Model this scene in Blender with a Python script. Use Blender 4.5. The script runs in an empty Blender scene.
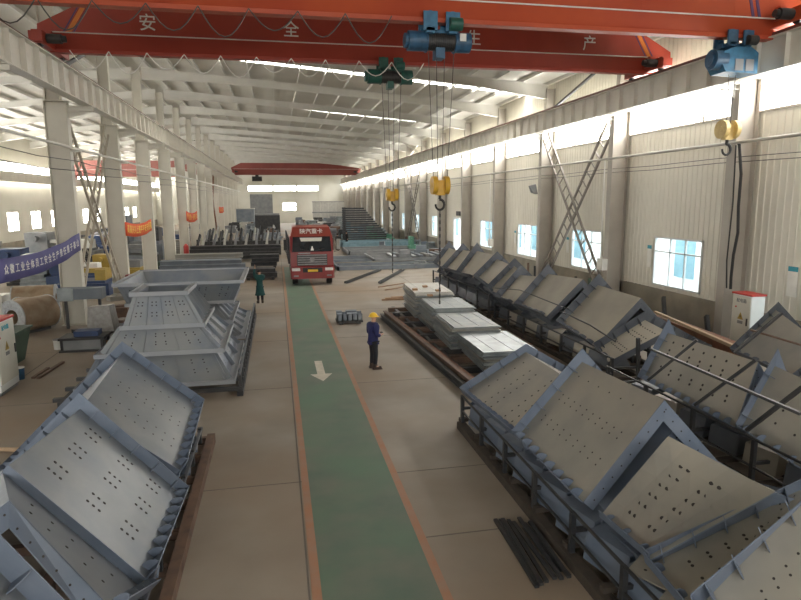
import bpy, math, random
from mathutils import Vector as V, Matrix
random.seed(7)
SC = bpy.context.scene
COL = SC.collection
# ---------------------------------------------------------------- camera model
F = 610.0; CX = 400.5; CY = 300.0; H = 5.2
CAM = V((0, 0, H))
def cray(px, py): return V((px-CX, py-CY, F))
vy = cray(276, 201).normalized()
vx = cray(3500, 179); vx = (vx - vx.dot(vy)*vy).normalized()
vz = vx.cross(vy)
def ray(px, py):
    d = cray(px, py); return V((d.dot(vx), d.dot(vy), d.dot(vz)))
def onz(px, py, z=0.): d = ray(px, py); return CAM + d*((z-H)/d.z)
def ony(px, py, y): d = ray(px, py); return CAM + d*(y/d.y)
def onx(px, py, x): d = ray(px, py); return CAM + d*(x/d.x)

# ---------------------------------------------------------------- materials
def mat(name, c1, c2=None, scale=2.0, rough=0.6, metal=0.0, bump=0.0, detail=6.0, lo=.35, hi=.7, spec=.5, c3=None, s3=.4):
    m = bpy.data.materials.new(name); m.use_nodes = True
    nt = m.node_tree; b = nt.nodes['Principled BSDF']
    b.inputs['Roughness'].default_value = rough
    b.inputs['Metallic'].default_value = metal
    b.inputs['Specular IOR Level'].default_value = spec
    c1 = (*c1, 1)
    if c2 is None: c2 = tuple(min(1, x*0.82) for x in c1[:3])
    c2 = (*c2, 1)
    tc = nt.nodes.new('ShaderNodeNewGeometry')
    n = nt.nodes.new('ShaderNodeTexNoise'); n.inputs['Scale'].default_value = scale; n.inputs['Detail'].default_value = detail
    nt.links.new(tc.outputs['Position'], n.inputs['Vector'])
    r = nt.nodes.new('ShaderNodeValToRGB'); r.color_ramp.elements[0].position = lo; r.color_ramp.elements[1].position = hi
    r.color_ramp.elements[0].color = c1; r.color_ramp.elements[1].color = c2
    nt.links.new(n.outputs['Fac'], r.inputs['Fac'])
    out = r.outputs['Color']
    if c3 is not None:
        n2 = nt.nodes.new('ShaderNodeTexNoise'); n2.inputs['Scale'].default_value = s3; n2.inputs['Detail'].default_value = 4
        nt.links.new(tc.outputs['Position'], n2.inputs['Vector'])
        r2 = nt.nodes.new('ShaderNodeValToRGB'); r2.color_ramp.elements[0].position = .42; r2.color_ramp.elements[1].position = .68
        nt.links.new(n2.outputs['Fac'], r2.inputs['Fac'])
        mx = nt.nodes.new('ShaderNodeMixRGB'); mx.inputs['Color2'].default_value = (*c3, 1)
        nt.links.new(r2.outputs['Color'], mx.inputs['Fac']); nt.links.new(out, mx.inputs['Color1'])
        out = mx.outputs['Color']
    nt.links.new(out, b.inputs['Base Color'])
    if bump:
        bn = nt.nodes.new('ShaderNodeBump'); bn.inputs['Strength'].default_value = bump; bn.inputs['Distance'].default_value = .02
        nt.links.new(n.outputs['Fac'], bn.inputs['Height']); nt.links.new(bn.outputs['Normal'], b.inputs['Normal'])
    return m
def emis(name, c, s):
    m = bpy.data.materials.new(name); m.use_nodes = True; nt = m.node_tree
    b = nt.nodes['Principled BSDF']; b.inputs['Base Color'].default_value = (.8, .8, .8, 1)
    b.inputs['Emission Color'].default_value = (*c, 1); b.inputs['Emission Strength'].default_value = s
    return m
def glass(name, tint=(.9, .97, 1)):
    m = bpy.data.materials.new(name); m.use_nodes = True; nt = m.node_tree
    nt.nodes.remove(nt.nodes['Principled BSDF'])
    t = nt.nodes.new('ShaderNodeBsdfTransparent'); t.inputs['Color'].default_value = (*tint, 1)
    g = nt.nodes.new('ShaderNodeBsdfGlossy'); g.inputs['Roughness'].default_value = .05
    mx = nt.nodes.new('ShaderNodeMixShader'); mx.inputs[0].default_value = .07
    nt.links.new(t.outputs[0], mx.inputs[1]); nt.links.new(g.outputs[0], mx.inputs[2])
    nt.links.new(mx.outputs[0], nt.nodes['Material Output'].inputs['Surface'])
    return m
M = {}
M['floor'] = mat('concrete', (.315, .278, .232), (.205, .176, .144), .55, .62, bump=.05, detail=9, c3=(.24, .175, .12), s3=.16, lo=.3, hi=.75, spec=.35)
M['joint'] = mat('joint', (.15, .13, .11), rough=.9)
M['green'] = mat('lane_green', (.085, .135, .10), (.17, .175, .135), 1.1, .5, lo=.3, hi=.8, c3=(.10, .175, .115), s3=.5, spec=.4)
M['orange'] = mat('lane_border', (.34, .16, .085), (.30, .19, .13), 2.5, .6)
M['arrow'] = mat('arrow_paint', (.62, .57, .48), (.5, .46, .38), 6, .6)
M['wall'] = mat('wall_sheet', (.72, .69, .60), (.64, .61, .53), .35, .45, spec=.4)
M['wallend'] = mat('end_wall_sheet', (.64, .62, .54), (.57, .55, .47), .3, .6)
M['plinth'] = mat('plinth', (.30, .28, .23), (.20, .18, .15), .8, .85, c3=(.36, .31, .24), s3=.6)
M['roof'] = mat('roof_sheet', (.58, .555, .49), (.50, .48, .42), .5, .6)
M['rafter'] = mat('rafter_paint', (.60, .585, .53), (.54, .525, .47), 1.2, .5)
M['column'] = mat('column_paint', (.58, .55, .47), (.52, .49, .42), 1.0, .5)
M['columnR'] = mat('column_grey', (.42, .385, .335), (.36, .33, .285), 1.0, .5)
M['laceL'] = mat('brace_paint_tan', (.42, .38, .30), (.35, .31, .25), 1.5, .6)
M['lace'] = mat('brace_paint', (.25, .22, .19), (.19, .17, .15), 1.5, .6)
M['runway'] = mat('runway_paint', (.70, .67, .59), (.62, .59, .52), 1.5, .5)
M['rail'] = mat('rail_rust', (.16, .06, .045), (.10, .05, .04), 3, .6)
M['trans'] = emis('daylight_sheet', (1, .985, .95), 7.0)
M['transL'] = emis('daylight_sheet_left', (1, .985, .95), 9.0)
M['rearfill'] = emis('rear_fill_glow', (1, .985, .95), 4.5)  # added glow from behind, brightens sides turned to the camera
M['skyl'] = emis('roof_light_sheet', (1, .97, .9), 5.0)
M['red'] = mat('crane_red', (.38, .055, .032), (.32, .045, .028), .8, .42, spec=.4)
M['redA'] = mat('crane_orange_red', (.47, .08, .028), (.40, .06, .025), .7, .42, spec=.4)
M['redfar'] = mat('crane_hazed_red', (.26, .065, .05), (.22, .055, .045), .8, .6)  # crane red dulled, distance haze put into the colour
M['redpink'] = mat('crane_faded_red', (.36, .13, .105), (.32, .12, .095), .8, .6)
M['orangep'] = mat('stripe_orange', (.75, .22, .03), rough=.5)
M['purplep'] = mat('stripe_purple', (.10, .05, .14), rough=.5)
M['white'] = mat('white_paint', (.78, .77, .72), (.70, .69, .64), 3, .5)
M['hblue'] = mat('hoist_blue', (.03, .10, .19), (.02, .06, .11), 5, .45)
M['hblue2'] = mat('hoist_blue_bright', (.04, .17, .30), (.03, .11, .20), 5, .45)
M['hgreen'] = mat('hoist_green', (.02, .11, .08), (.015, .07, .055), 5, .45)
M['black'] = mat('black_rubber', (.012, .012, .013), (.022, .021, .02), 5, .6)
M['dark'] = mat('dark_steel', (.035, .035, .037), (.06, .056, .052), 3, .5, .3)
M['cable'] = mat('wire_rope', (.09, .085, .08), rough=.5, metal=.4)
M['ylw'] = mat('hook_yellow', (.62, .36, .03), (.50, .28, .03), 6, .45)
M['ylwp'] = mat('hook_yellow_pale', (.62, .47, .20), (.5, .36, .13), 6, .5)
M['plateR'] = mat('dusty_plate', (.27, .255, .225), (.215, .21, .195), 1.6, .42, .25, c3=(.31, .285, .24), s3=.9, spec=.5)
M['plateD'] = mat('dusty_plate_wall_row', (.34, .31, .255), (.28, .26, .22), 1.4, .5, .15, c3=(.36, .33, .27), s3=.9)
M['plateL'] = mat('grey_plate', (.14, .152, .168), (.185, .195, .205), 1.3, .36, .3, c3=(.12, .14, .17), s3=1.1, spec=.6)
M['flange'] = mat('primer_blue_grey', (.125, .16, .22), (.165, .195, .25), 2.2, .5, .15)
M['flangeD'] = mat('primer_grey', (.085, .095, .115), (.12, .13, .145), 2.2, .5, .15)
M['hopper'] = mat('hopper_primer', (.165, .19, .23), (.21, .23, .255), 1.6, .5, .1, c3=(.24, .25, .255), s3=.8)
M['hopfl_lit'] = mat('hopper_flange_lit', (.27, .29, .32), (.32, .33, .345), 1.6, .5, .1)  # paler than the shell, so the flange tops look lit
M['hole'] = mat('bolt_hole', (.035, .03, .028), rough=.9)
M['rack'] = mat('rack_steel', (.035, .038, .043), (.06, .058, .056), 3, .5, .3)
M['skid'] = mat('skid_timber', (.065, .050, .038), (.04, .032, .026), 5, .8)
M['rust'] = mat('rusty_steel', (.17, .10, .065), (.10, .065, .05), 4, .7)
M['rust2'] = mat('rusty_red_steel', (.26, .11, .06), (.16, .08, .05), 4, .7)
M['galv'] = mat('galvanised_sheet', (.28, .31, .32), (.18, .20, .21), 2.5, .35, .55)
M['galvd'] = mat('dull_galvanised_sheet', (.21, .235, .24), (.29, .30, .29), 3.5, .5, .4)
M['galv2'] = mat('beige_sheet', (.25, .235, .20), (.28, .28, .265), 2.5, .45, .3)
M['galv3'] = mat('white_sheet', (.46, .445, .40), (.38, .365, .33), 2.5, .5, .1)
M['wood'] = mat('wood', (.34, .20, .11), (.25, .15, .085), 7, .75)
M['woodl'] = mat('light_wood', (.52, .38, .25), (.42, .30, .19), 7, .75)
M['truck'] = mat('truck_red', (.24, .022, .022), (.19, .018, .018), 2, .3, spec=.6)
M['truckd'] = mat('truck_red_fairing', (.22, .035, .022), (.18, .03, .02), 2, .4)
M['tglass'] = mat('dark_glass', (.015, .02, .024), (.03, .035, .04), 2, .1, spec=.8)
M['chrome'] = mat('grey_grille', (.18, .17, .17), (.26, .25, .25), 4, .35, .5)
M['lamp'] = mat('headlamp_glass', (.72, .72, .70), rough=.15)
M['plate'] = mat('plate_yellow', (.80, .50, .03), rough=.4)
M['purple'] = mat('banner_purple', (.10, .095, .25), (.085, .08, .21), 2, .7)
M['banner'] = mat('banner_red', (.72, .10, .03), (.62, .08, .03), 2, .7)
M['bantext'] = mat('banner_yellow_text', (.85, .62, .10), rough=.7)
M['cab'] = mat('cabinet_beige', (.62, .61, .54), (.56, .55, .48), 2, .45)
M['cabside'] = mat('cabinet_side', (.74, .77, .76), (.68, .71, .70), 2, .45)
M['cabred'] = mat('cabinet_red', (.55, .05, .04), rough=.5)
M['blue'] = mat('machine_blue', (.03, .06, .15), (.03, .05, .11), 3, .5)
M['blue2'] = mat('pale_blue', (.17, .28, .32), (.12, .20, .24), 3, .5)
M['mgreen'] = mat('machine_green', (.12, .33, .22), (.09, .26, .18), 3, .5)
M['myel'] = mat('machine_yellow', (.42, .29, .05), (.34, .24, .05), 3, .5)
M['mgrey'] = mat('machine_grey', (.17, .18, .19), (.24, .24, .24), 1.5, .6)
M['mgrey2'] = mat('steel_grey_blue', (.14, .165, .195), (.20, .22, .24), 1.5, .6)
M['coil'] = mat('coil_brown', (.28, .19, .12), (.38, .30, .21), 3, .45, .3)
M['coilend'] = mat('coil_end', (.50, .52, .53), (.34, .35, .36), 9, .5, .3)
M['bin'] = mat('bin_green', (.05, .085, .055), (.04, .06, .045), 3, .7)
M['wrap'] = mat('plastic_wrap', (.30, .29, .27), (.42, .41, .39), 6, .3)
M['skin'] = mat('skin', (.50, .29, .20), rough=.6)
M['navy'] = mat('navy_jacket', (.012, .015, .085), (.009, .011, .06), 8, .8)
M['trous'] = mat('black_trousers', (.012, .012, .017), rough=.85)
M['boot'] = mat('brown_boots', (.045, .025, .018), rough=.7)
M['helm'] = mat('helmet_yellow', (.80, .50, .02), rough=.35)
M['gcoat'] = mat('green_coat', (.012, .07, .065), (.01, .05, .05), 6, .85)
M['hair'] = mat('dark_hair', (.012, .010, .009), rough=.8)
M['glass'] = glass('window_glass')
M['wframe'] = mat('window_frame', (.70, .71, .70), rough=.4)
M['outwall'] = mat('outside_wall', (.86, .87, .88), rough=.8)
M['outglass'] = mat('outside_blue_glass', (.16, .29, .35), (.22, .35, .41), 1, .3)
M['ground'] = mat('yard_ground', (.55, .54, .52), rough=.9)
M['teal'] = mat('sign_teal', (.03, .32, .42), rough=.5)
M['dkred'] = mat('dark_red', (.22, .03, .025), rough=.6)

# ---------------------------------------------------------------- mesh builder
class MB:
    def __init__(s): s.v = []; s.f = []; s.m = []; s.sm = []
    def add(s, vs, fs, mi=0, smooth=False):
        o = len(s.v); s.v += [V(p) for p in vs]
        for f in fs: s.f.append([i+o for i in f]); s.m.append(mi); s.sm.append(smooth)
        return s
    def box(s, x0, x1, y0, y1, z0, z1, mi=0):
        vs = [(x, y, z) for z in (z0, z1) for y in (y0, y1) for x in (x0, x1)]
        return s.add(vs, [(0, 2, 3, 1), (4, 5, 7, 6), (0, 1, 5, 4), (2, 6, 7, 3), (0, 4, 6, 2), (1, 3, 7, 5)], mi)
    def hexa(s, b, t, mi=0):   # bottom 4, top 4 loops
        return s.add(list(b)+list(t), [(3, 2, 1, 0), (4, 5, 6, 7), (0, 1, 5, 4), (1, 2, 6, 5), (2, 3, 7, 6), (3, 0, 4, 7)], mi)
    def bar(s, p, q, w, h=None, up=(0, 0, 1), mi=0):
        p = V(p); q = V(q); h = h or w; d = (q-p).normalized(); up = V(up)
        if abs(d.dot(up)) > .98: up = V((0, 1, 0)) if abs(d.y) < .9 else V((1, 0, 0))
        r = d.cross(up).normalized(); u = r.cross(d)
        o = [r*w/2*a + u*h/2*b for a, b in ((-1, -1), (1, -1), (1, 1), (-1, 1))]
        return s.hexa([p+x for x in o], [q+x for x in o], mi)
    def cyl(s, p, q, r, n=10, r2=None, mi=0, caps=True):
        p = V(p); q = V(q); r2 = r if r2 is None else r2; d = (q-p).normalized()
        a = V((0, 0, 1)) if abs(d.z) < .9 else V((1, 0, 0)); x = d.cross(a).normalized(); y = d.cross(x)
        vs = []
        for c, rr in ((p, r), (q, r2)):
            for i in range(n):
                t = 2*math.pi*i/n; vs.append(c + x*math.cos(t)*rr + y*math.sin(t)*rr)
        s.add(vs, [(i, (i+1) % n, n+(i+1) % n, n+i) for i in range(n)], mi, True)
        if caps: s.add(vs, [tuple(range(n))[::-1], tuple(range(n, 2*n))], mi)
        return s
    def tube(s, pts, r, n=6, mi=0):
        pts = [V(p) for p in pts]; rings = []
        for i, p in enumerate(pts):
            d = (pts[min(i+1, len(pts)-1)]-pts[max(i-1, 0)]).normalized()
            a = V((0, 0, 1)) if abs(d.z) < .9 else V((1, 0, 0)); x = d.cross(a).normalized(); y = d.cross(x)
            rings += [p + x*math.cos(2*math.pi*k/n)*r + y*math.sin(2*math.pi*k/n)*r for k in range(n)]
        fs = []
        for i in range(len(pts)-1):
            for k in range(n): fs.append((i*n+k, i*n+(k+1) % n, (i+1)*n+(k+1) % n, (i+1)*n+k))
        return s.add(rings, fs, mi, True)
    def ring(s, p, q, ro, ri, n=24, mi=0, mi2=None):   # hollow cylinder p->q
        p = V(p); q = V(q); d = (q-p).normalized(); a = V((0, 0, 1)); x = d.cross(a).normalized(); y = d.cross(x)
        vs = []
        for c in (p, q):
            for rr in (ro, ri):
                for i in range(n):
                    t = 2*math.pi*i/n; vs.append(c+x*math.cos(t)*rr+y*math.sin(t)*rr)
        j = lambda i: (i+1) % n
        s.add(vs, [(i, j(i), 2*n+j(i), 2*n+i) for i in range(n)], mi, True)
        s.add(vs, [(n+i, 3*n+i, 3*n+j(i), n+j(i)) for i in range(n)], mi, True)
        m2 = mi if mi2 is None else mi2
        s.add(vs, [(i, n+i, n+j(i), j(i)) for i in range(n)] + [(2*n+i, 2*n+j(i), 3*n+j(i), 3*n+i) for i in range(n)], m2)
        return s
    def extr(s, poly, d, mi=0):   # polygon (3d pts) extruded by vector d
        n = len(poly); a = [V(p) for p in poly]; b = [p+V(d) for p in a]
        return s.add(a+b, [tuple(range(n))[::-1], tuple(range(n, 2*n))]+[(i, (i+1) % n, n+(i+1) % n, n+i) for i in range(n)], mi)
    def build(s, name, mats, parent=None, **props):
        if not isinstance(mats, (list, tuple)): mats = [mats]
        off = wl(parent)
        me = bpy.data.meshes.new(name); me.from_pydata([p-off for p in s.v], [], s.f)
        for m in mats: me.materials.append(M[m] if isinstance(m, str) else m)
        me.polygons.foreach_set('material_index', s.m); me.polygons.foreach_set('use_smooth', s.sm)
        me.validate(); me.update()
        import bmesh
        bm = bmesh.new(); bm.from_mesh(me); bmesh.ops.recalc_face_normals(bm, faces=bm.faces); bm.to_mesh(me); bm.free()
        o = bpy.data.objects.new(name, me); COL.objects.link(o)
        if parent: o.parent = parent
        for k, v in props.items(): o[k] = v
        return o
def wl(o):
    t = V((0, 0, 0))
    while o: t = t + o.location; o = o.parent
    return t
def thing(name, label, cat, loc=(0, 0, 0), group=None):
    o = bpy.data.objects.new(name, None); COL.objects.link(o); o.location = loc; o.empty_display_size = .2
    o['label'] = label; o['category'] = cat
    if group: o['group'] = group
    return o
def tag(o, label, cat, group=None, kind=None):
    o['label'] = label; o['category'] = cat
    if group: o['group'] = group
    if kind: o['kind'] = kind
    return o
def struct(o, label=None, cat=None):
    o['kind'] = 'structure'
    if label: o['label'] = label
    if cat: o['category'] = cat
    return o
ORD = ['first', 'second', 'third', 'fourth', 'fifth', 'sixth', 'seventh', 'eighth', 'ninth', 'tenth', 'eleventh', 'twelfth', 'thirteenth', 'fourteenth', 'fifteenth', 'sixteenth', 'seventeenth', 'eighteenth', 'nineteenth', 'twentieth']
def text(name, body, size, mtx, m, parent=None, ext=.004):
    cu = bpy.data.curves.new(name, 'FONT'); cu.body = body; cu.size = size; cu.align_x = 'CENTER'; cu.align_y = 'CENTER'; cu.extrude = ext; cu.offset = .005*size
    cu.materials.append(M[m]); o = bpy.data.objects.new(name, cu); COL.objects.link(o)
    mt = mtx.copy(); mt.translation = mt.translation - wl(parent); o.matrix_local = mt
    dg = bpy.context.evaluated_depsgraph_get(); me = bpy.data.meshes.new_from_object(o.evaluated_get(dg)); bpy.data.objects.remove(o)
    me.name = name; o = bpy.data.objects.new(name, me); COL.objects.link(o)
    if parent: o.parent = parent
    o.matrix_local = mt
    return o
def frame(o, x, up):   # matrix from origin, text x axis, up axis
    x = V(x).normalized(); up = V(up).normalized(); n = x.cross(up)
    m = Matrix((x, up, n)).transposed().to_4x4(); m.translation = V(o); return m

XW = 16.7; XL = -27.0; YE = 150.0; YB = -14.0; XC = -8.65
RY = lambda k: 19.3+8.05*k
LY = lambda k: 28.1+8.2*k
def roofz(x): return 14.15-.083*(x-XC) if x > XC else 14.15+.11*(x-XC)

# ---------------------------------------------------------------- SETTING
b = MB(); b.box(XL-.2, XW+.2, YB, YE, -.3, 0)
for y in [4.9, 10.9, 16.9, 22.9, 28.9, 34.9, 40.9]: b.box(XL, XW, y-.008, y+.008, 0, .004, 1)
for x in (-7.7, .235, 8.2): b.box(x-.013, x+.013, YB, 100, 0, .004, 1)
b.box(2.1, 3.6, 8.55, 8.57, 0, .004, 1)
b.box(.40, 1.96, -2, 49, 0, .006, 2)
b.box(.27, .40, -2, 49, 0, .007, 3); b.box(1.96, 2.09, -2, 49, 0, .007, 3)
ay = 17.3; ax = 1.15
b.extr([(ax, ay, .006), (ax+.33, ay+.75, .006), (ax+.12, ay+.75, .006), (ax+.12, ay+2.3, .006), (ax-.12, ay+2.3, .006), (ax-.12, ay+.75, .006), (ax-.33, ay+.75, .006)], (0, 0, .005), 4)
struct(b.build('floor', ['floor', 'joint', 'green', 'orange', 'arrow']), 'concrete hall floor with painted green walkway and white arrow', 'floor')

def corrug_y(mb, x, y0, y1, z0, z1, sgn=1, p=.30, d=.022, mi=0):   # ribbed sheet in the YZ plane; ribs towards -sgn*x
    y = y0; pts = []
    while y < y1-1e-6:
        for f, dd in ((0, 0), (.72, 0), (.8, d), (.92, d)):
            yy = y+p*f
            if yy < y1: pts.append((yy, x-sgn*dd))
        y += p
    pts.append((y1, x))
    vs = []
    for yy, xx in pts: vs += [(xx, yy, z0), (xx, yy, z1)]
    mb.add(vs, [(2*i, 2*i+2, 2*i+3, 2*i+1) for i in range(len(pts)-1)], mi)
def window_y(n, x, y0, y1, z0, z1, label, mull=True, sgn=1):
    r = thing('window_%d' % n, label, 'window', (x, (y0+y1)/2, z0)); r['kind'] = 'structure'
    b = MB(); w = .07
    b.box(x-.06, x+.08, y0, y1, z0, z0+w); b.box(x-.06, x+.08, y0, y1, z1-w, z1)
    b.box(x-.06, x+.08, y0, y0+w, z0, z1); b.box(x-.06, x+.08, y1-w, y1, z0, z1)
    if mull:
        zt = z0+(z1-z0)*.70
        b.box(x-.03, x+.05, y0+w, y1-w, zt-.03, zt+.03)
        for f in (.34, .66): b.box(x-.03, x+.05, y0+(y1-y0)*f-.03, y0+(y1-y0)*f+.03, z0+w, z1-w)
    b.build('window_frame', 'wframe', r)
    MB().box(x, x+.012, y0+.04, y1-.04, z0+.04, z1-.04).build('pane', 'glass', r)
    return r
wins = [(13.35+8.05*k, 16.75+8.05*k) for k in range(17)]
wins[0] = (13.2, 16.6); wins[1] = (21.55, 24.75); 
for k in range(2, 17):
    c = 31.0+8.15*(k-2); wins[k] = (c-1.65, c+1.65)
door_k = 5
wz0, wz1, cz0, cz1 = 1.36, 3.52, 8.15, 9.95
b = MB()
corrug_y(b, XW, YB, YE, wz1, cz0); corrug_y(b, XW, YB, RY(-1), cz0, cz1); corrug_y(b, XW, YB, YE, cz1, 12.3)
y = YB
for k, (a, c) in enumerate(wins):
    corrug_y(b, XW, y, a, 1.2, wz1)
    if k != door_k: corrug_y(b, XW, a, c, 1.2, wz0)
    y = c
corrug_y(b, XW, y, YE, 1.2, wz1)
struct(b.build('wall_right', ['wall']), 'cream ribbed sheet wall along the right side of the hall', 'wall')
b = MB(); dy = wins[door_k]
b.box(XW-.1, XW+.15, YB, dy[0]+.3, 0, 1.2); b.box(XW-.1, XW+.15, dy[1]-.3, YE, 0, 1.2)
struct(b.build('baseboard_right', 'plinth'), 'dirty rendered plinth at the foot of the right wall', 'plinth')
for k, (a, c) in enumerate(wins):
    if k == door_k:
        r = thing('door_1', 'bright open doorway in the right wall with a dark box over it', 'door', (XW, (a+c)/2, 0)); r['kind'] = 'structure'
        q = MB(); q.box(XW-.1, XW+.1, a+.3, a+.4, 0, 3.5); q.box(XW-.1, XW+.1, c-.4, c-.3, 0, 3.5); q.box(XW-.1, XW+.1, a+.3, c-.3, 3.4, 3.5)
        q.build('door_frame', 'wframe', r)
        MB().box(XW-.35, XW-.12, a+.2, a+1.3, 3.75, 4.15).build('door_motor', 'dark', r)
    else: window_y(k+1, XW, a, c, wz0, wz1, '%s low framed window from the camera in the right wall' % ORD[k])
for k in range(0, 17):   # clerestory
    y0 = RY(k-1)+.0; y1 = min(RY(k), YE)
    if y0 < YB: y0 = YB
    if y1 <= y0: continue
    r = thing('window_%d' % (30+k), 'bright translucent high window bay above the right wall, bay %s the camera' % ('beside or behind' if k < 1 else ORD[k-1]+' beyond'), 'window', (XW, (y0+y1)/2, cz0)); r['kind'] = 'structure'
    if k < 1: r['group'] = 'high window bays beside the camera'
    if k < -0: y1 = y1
    MB().box(XW+.02, XW+.05, y0, y1, cz0, cz1).build('pane', 'trans', r)
    q = MB()
    for f in (0, 1/3, 2/3):
        yy = y0+(y1-y0)*f; q.box(XW-.1, XW+.02, yy-.05, yy+.05, cz0, cz1)
    q.box(XW-.06, XW+.02, y0, y1, cz0-.04, cz0+.05); q.box(XW-.06, XW+.02, y0, y1, cz1-.05, cz1+.04)
    q.build('window_frame', 'columnR', r)
# left bay outer wall
b = MB(); lw = [(69.7-6.3*9+6.3*k, 72.4-6.3*9+6.3*k) for k in range(20)]
y = YB
for (a, c) in lw:
    b.box(XL-.1, XL, y, a, 1.2, 4.2); b.box(XL-.1, XL, a, c, 1.2, 2.3); y = c
b.box(XL-.1, XL, y, YE, 1.2, 4.2); b.box(XL-.1, XL, YB, YE, 4.2, 7.6); b.box(XL-.1, XL, YB, YE, 9.3, 12.4); b.box(XL-.1, XL, YB, 25, 7.6, 9.3); b.box(XL-.12, XL+.05, YB, YE, 0, 1.2, 1)
struct(b.build('wall_left', ['wallend', 'plinth']), 'pale outer wall of the left bay beyond the columns', 'wall')
for k, (a, c) in enumerate(lw):
    if a < 40: continue
    r = thing('window_%d' % (60+k), 'small bright window in the far left bay wall, %s along it' % ORD[k], 'window', (XL, a, 2.3)); r['kind'] = 'structure'
    MB().box(XL-.07, XL-.05, a, c, 2.3, 4.2).build('pane', 'trans', r)
    MB().box(XL-.05, XL+.03, (a+c)/2-.04, (a+c)/2+.04, 2.3, 4.2).box(XL-.05, XL+.03, a, c, 3.5, 3.56).build('window_frame', 'wframe', r)
r = thing('window_90', 'long blown-out strip of high window in the left bay wall', 'window', (XL, 60, 7.6)); r['kind'] = 'structure'
MB().box(XL-.07, XL-.05, 25, YE, 7.6, 9.3).build('pane', 'transL', r)
q = MB()
for k in range(27): q.box(XL-.05, XL+.02, YB+6.1*k-.05, YB+6.1*k+.05, 7.6, 9.3)
q.build('window_frame', 'wframe', r)
# end wall, with its strip window, small opening
b = MB()
def endbox(x0, x1, z0, z1): b.box(x0, x1, YE, YE+.15, z0, z1)
endbox(XL, -6.3, 0, 14); endbox(10.0, XW, 0, 14); endbox(-6.3, 10, 8.7, 14); endbox(-6.3, 10, 0, 3.0)
endbox(-6.3, 1.6, 3, 7.6); endbox(4.6, 10, 3, 7.6); endbox(1.6, 4.6, 4.7, 7.6)
for x in (-.6, 4.9, 10.3): b.box(x-.2, x+.2, YE-.25, YE, 0, 13)
b.box(-6, -.8, YE-.05, YE, 0, 6.8, 1)
struct(b.build('wall_back', ['wallend', 'mgrey']), 'cream far end wall with a grey roller gate', 'wall')
r = thing('window_91', 'long bright strip window high in the far end wall', 'window', (1.8, YE, 7.6)); r['kind'] = 'structure'
MB().box(-6.3, 10, YE+.05, YE+.08, 7.6, 8.7).build('pane', 'trans', r)
r = thing('window_92', 'small bright square opening low in the far end wall', 'window', (3.1, YE, 3)); r['kind'] = 'structure'
MB().box(1.6, 4.6, YE+.05, YE+.08, 3, 4.7).build('pane', 'trans', r); MB().box(2.4, 4.6, YE-.1, YE, 3.7, 4.0).build('window_frame', 'mgrey', r)
struct(MB().box(XL, XW, YB-.2, YB, 0, 7).box(XL, XW, YB-.2, YB, 10, 15).build('wall_front', 'wallend'), 'end wall behind the camera', 'wall')
struct(MB().box(XL, XW, YB-.15, YB-.1, 7, 10).build('window_94', 'rearfill'), 'added glowing fill panel high in the unseen end wall behind the camera', 'window')  # unseen emitter added as fill light for cranes and hopper fronts
# roof
SK = [(39.2, 39.9), (56.8, 56.95)]
b = MB(); sk = MB(); ys = [YB]
for a, c in sorted(SK): ys += [a, c]
ys.append(YE)
for i in range(len(ys)-1):
    t = sk if i % 2 else b
    for (x0, x1) in ((XC, XW+.2), (XL-.2, XC)):
        if t is sk and x0 < XC: t2 = b
        else: t2 = t
        y0, y1 = ys[i], ys[i+1]
        t2.hexa([(x0, y0, roofz(x0)), (x1, y0, roofz(x1)), (x1, y1, roofz(x1)), (x0, y1, roofz(x0))], [(x0, y0, roofz(x0)+.1), (x1, y0, roofz(x1)+.1), (x1, y1, roofz(x1)+.1), (x0, y1, roofz(x0)+.1)])
cl = b.build('ceiling', 'roof'); struct(cl, 'pale roof sheeting over the hall', 'roof')
struct(sk.build('window_93', 'skyl'), 'bright roof light strips set across the roof sheeting', 'roof light')
for i in range(16):
    x = XC+.8+i*1.6; z = roofz(x)-.1
    tag(MB().box(x-.035, x+.035, YB, YE, z-.1, z+.1).build('roof_purlin', 'rafter'), 'thin pale purlin running lengthwise under the roof of the main hall', 'purlin', 'purlins under the main hall roof')
for i in range(11):
    x = XC-.8-i*1.65; z = roofz(x)-.1
    tag(MB().box(x-.035, x+.035, YB, YE, z-.1, z+.1).build('roof_purlin', 'rafter'), 'thin pale purlin running lengthwise under the roof of the left bay', 'purlin', 'purlins under the left bay roof')
def rafter(k, yl, yr, label, left=False):
    b = MB(); n = 6
    def sec(x, y, d):
        zt = roofz(x)-.2
        return zt, zt-d
    xs = [XC+.3+(XW-.6-XC-.3)*i/n for i in range(n+1)] if not left else [XL+.1+(XC-.3-XL-.1)*i/n for i in range(n+1)]
    ds = [.75, .5, .44, .44, .44, .5, .8] if not left else [.75, .55, .44, .44, .44, .5, .75]
    for i in range(n):
        t0 = i/n; t1 = (i+1)/n; y0 = yl+(yr-yl)*t0; y1 = yl+(yr-yl)*t1
        a, c = sec(xs[i], y0, ds[i]), sec(xs[i+1], y1, ds[i+1])
        for (w, ta, tb, tc, td) in ((.012, a[1], a[0], c[1], c[0]), (.14, a[0]-.03, a[0], c[0]-.03, c[0]), (.14, a[1]-.03, a[1], c[1]-.03, c[1])):
            b.hexa([(xs[i], y0-w, ta), (xs[i+1], y1-w, tc), (xs[i+1], y1+w, tc), (xs[i], y0+w, ta)], [(xs[i], y0-w, tb), (xs[i+1], y1-w, td), (xs[i+1], y1+w, td), (xs[i], y0+w, tb)])
    return tag(b.build('roof_rafter', 'rafter'), label, 'rafter', 'roof rafters')
for k in range(-1, 15):
    rafter(k, LY(k), RY(k+1), '%s pale steel rafter beyond the camera across the main hall roof' % ORD[k+1])
    rafter(k, LY(k), LY(k), '%s pale steel rafter beyond the camera across the left bay roof' % ORD[k+1], True)

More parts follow.
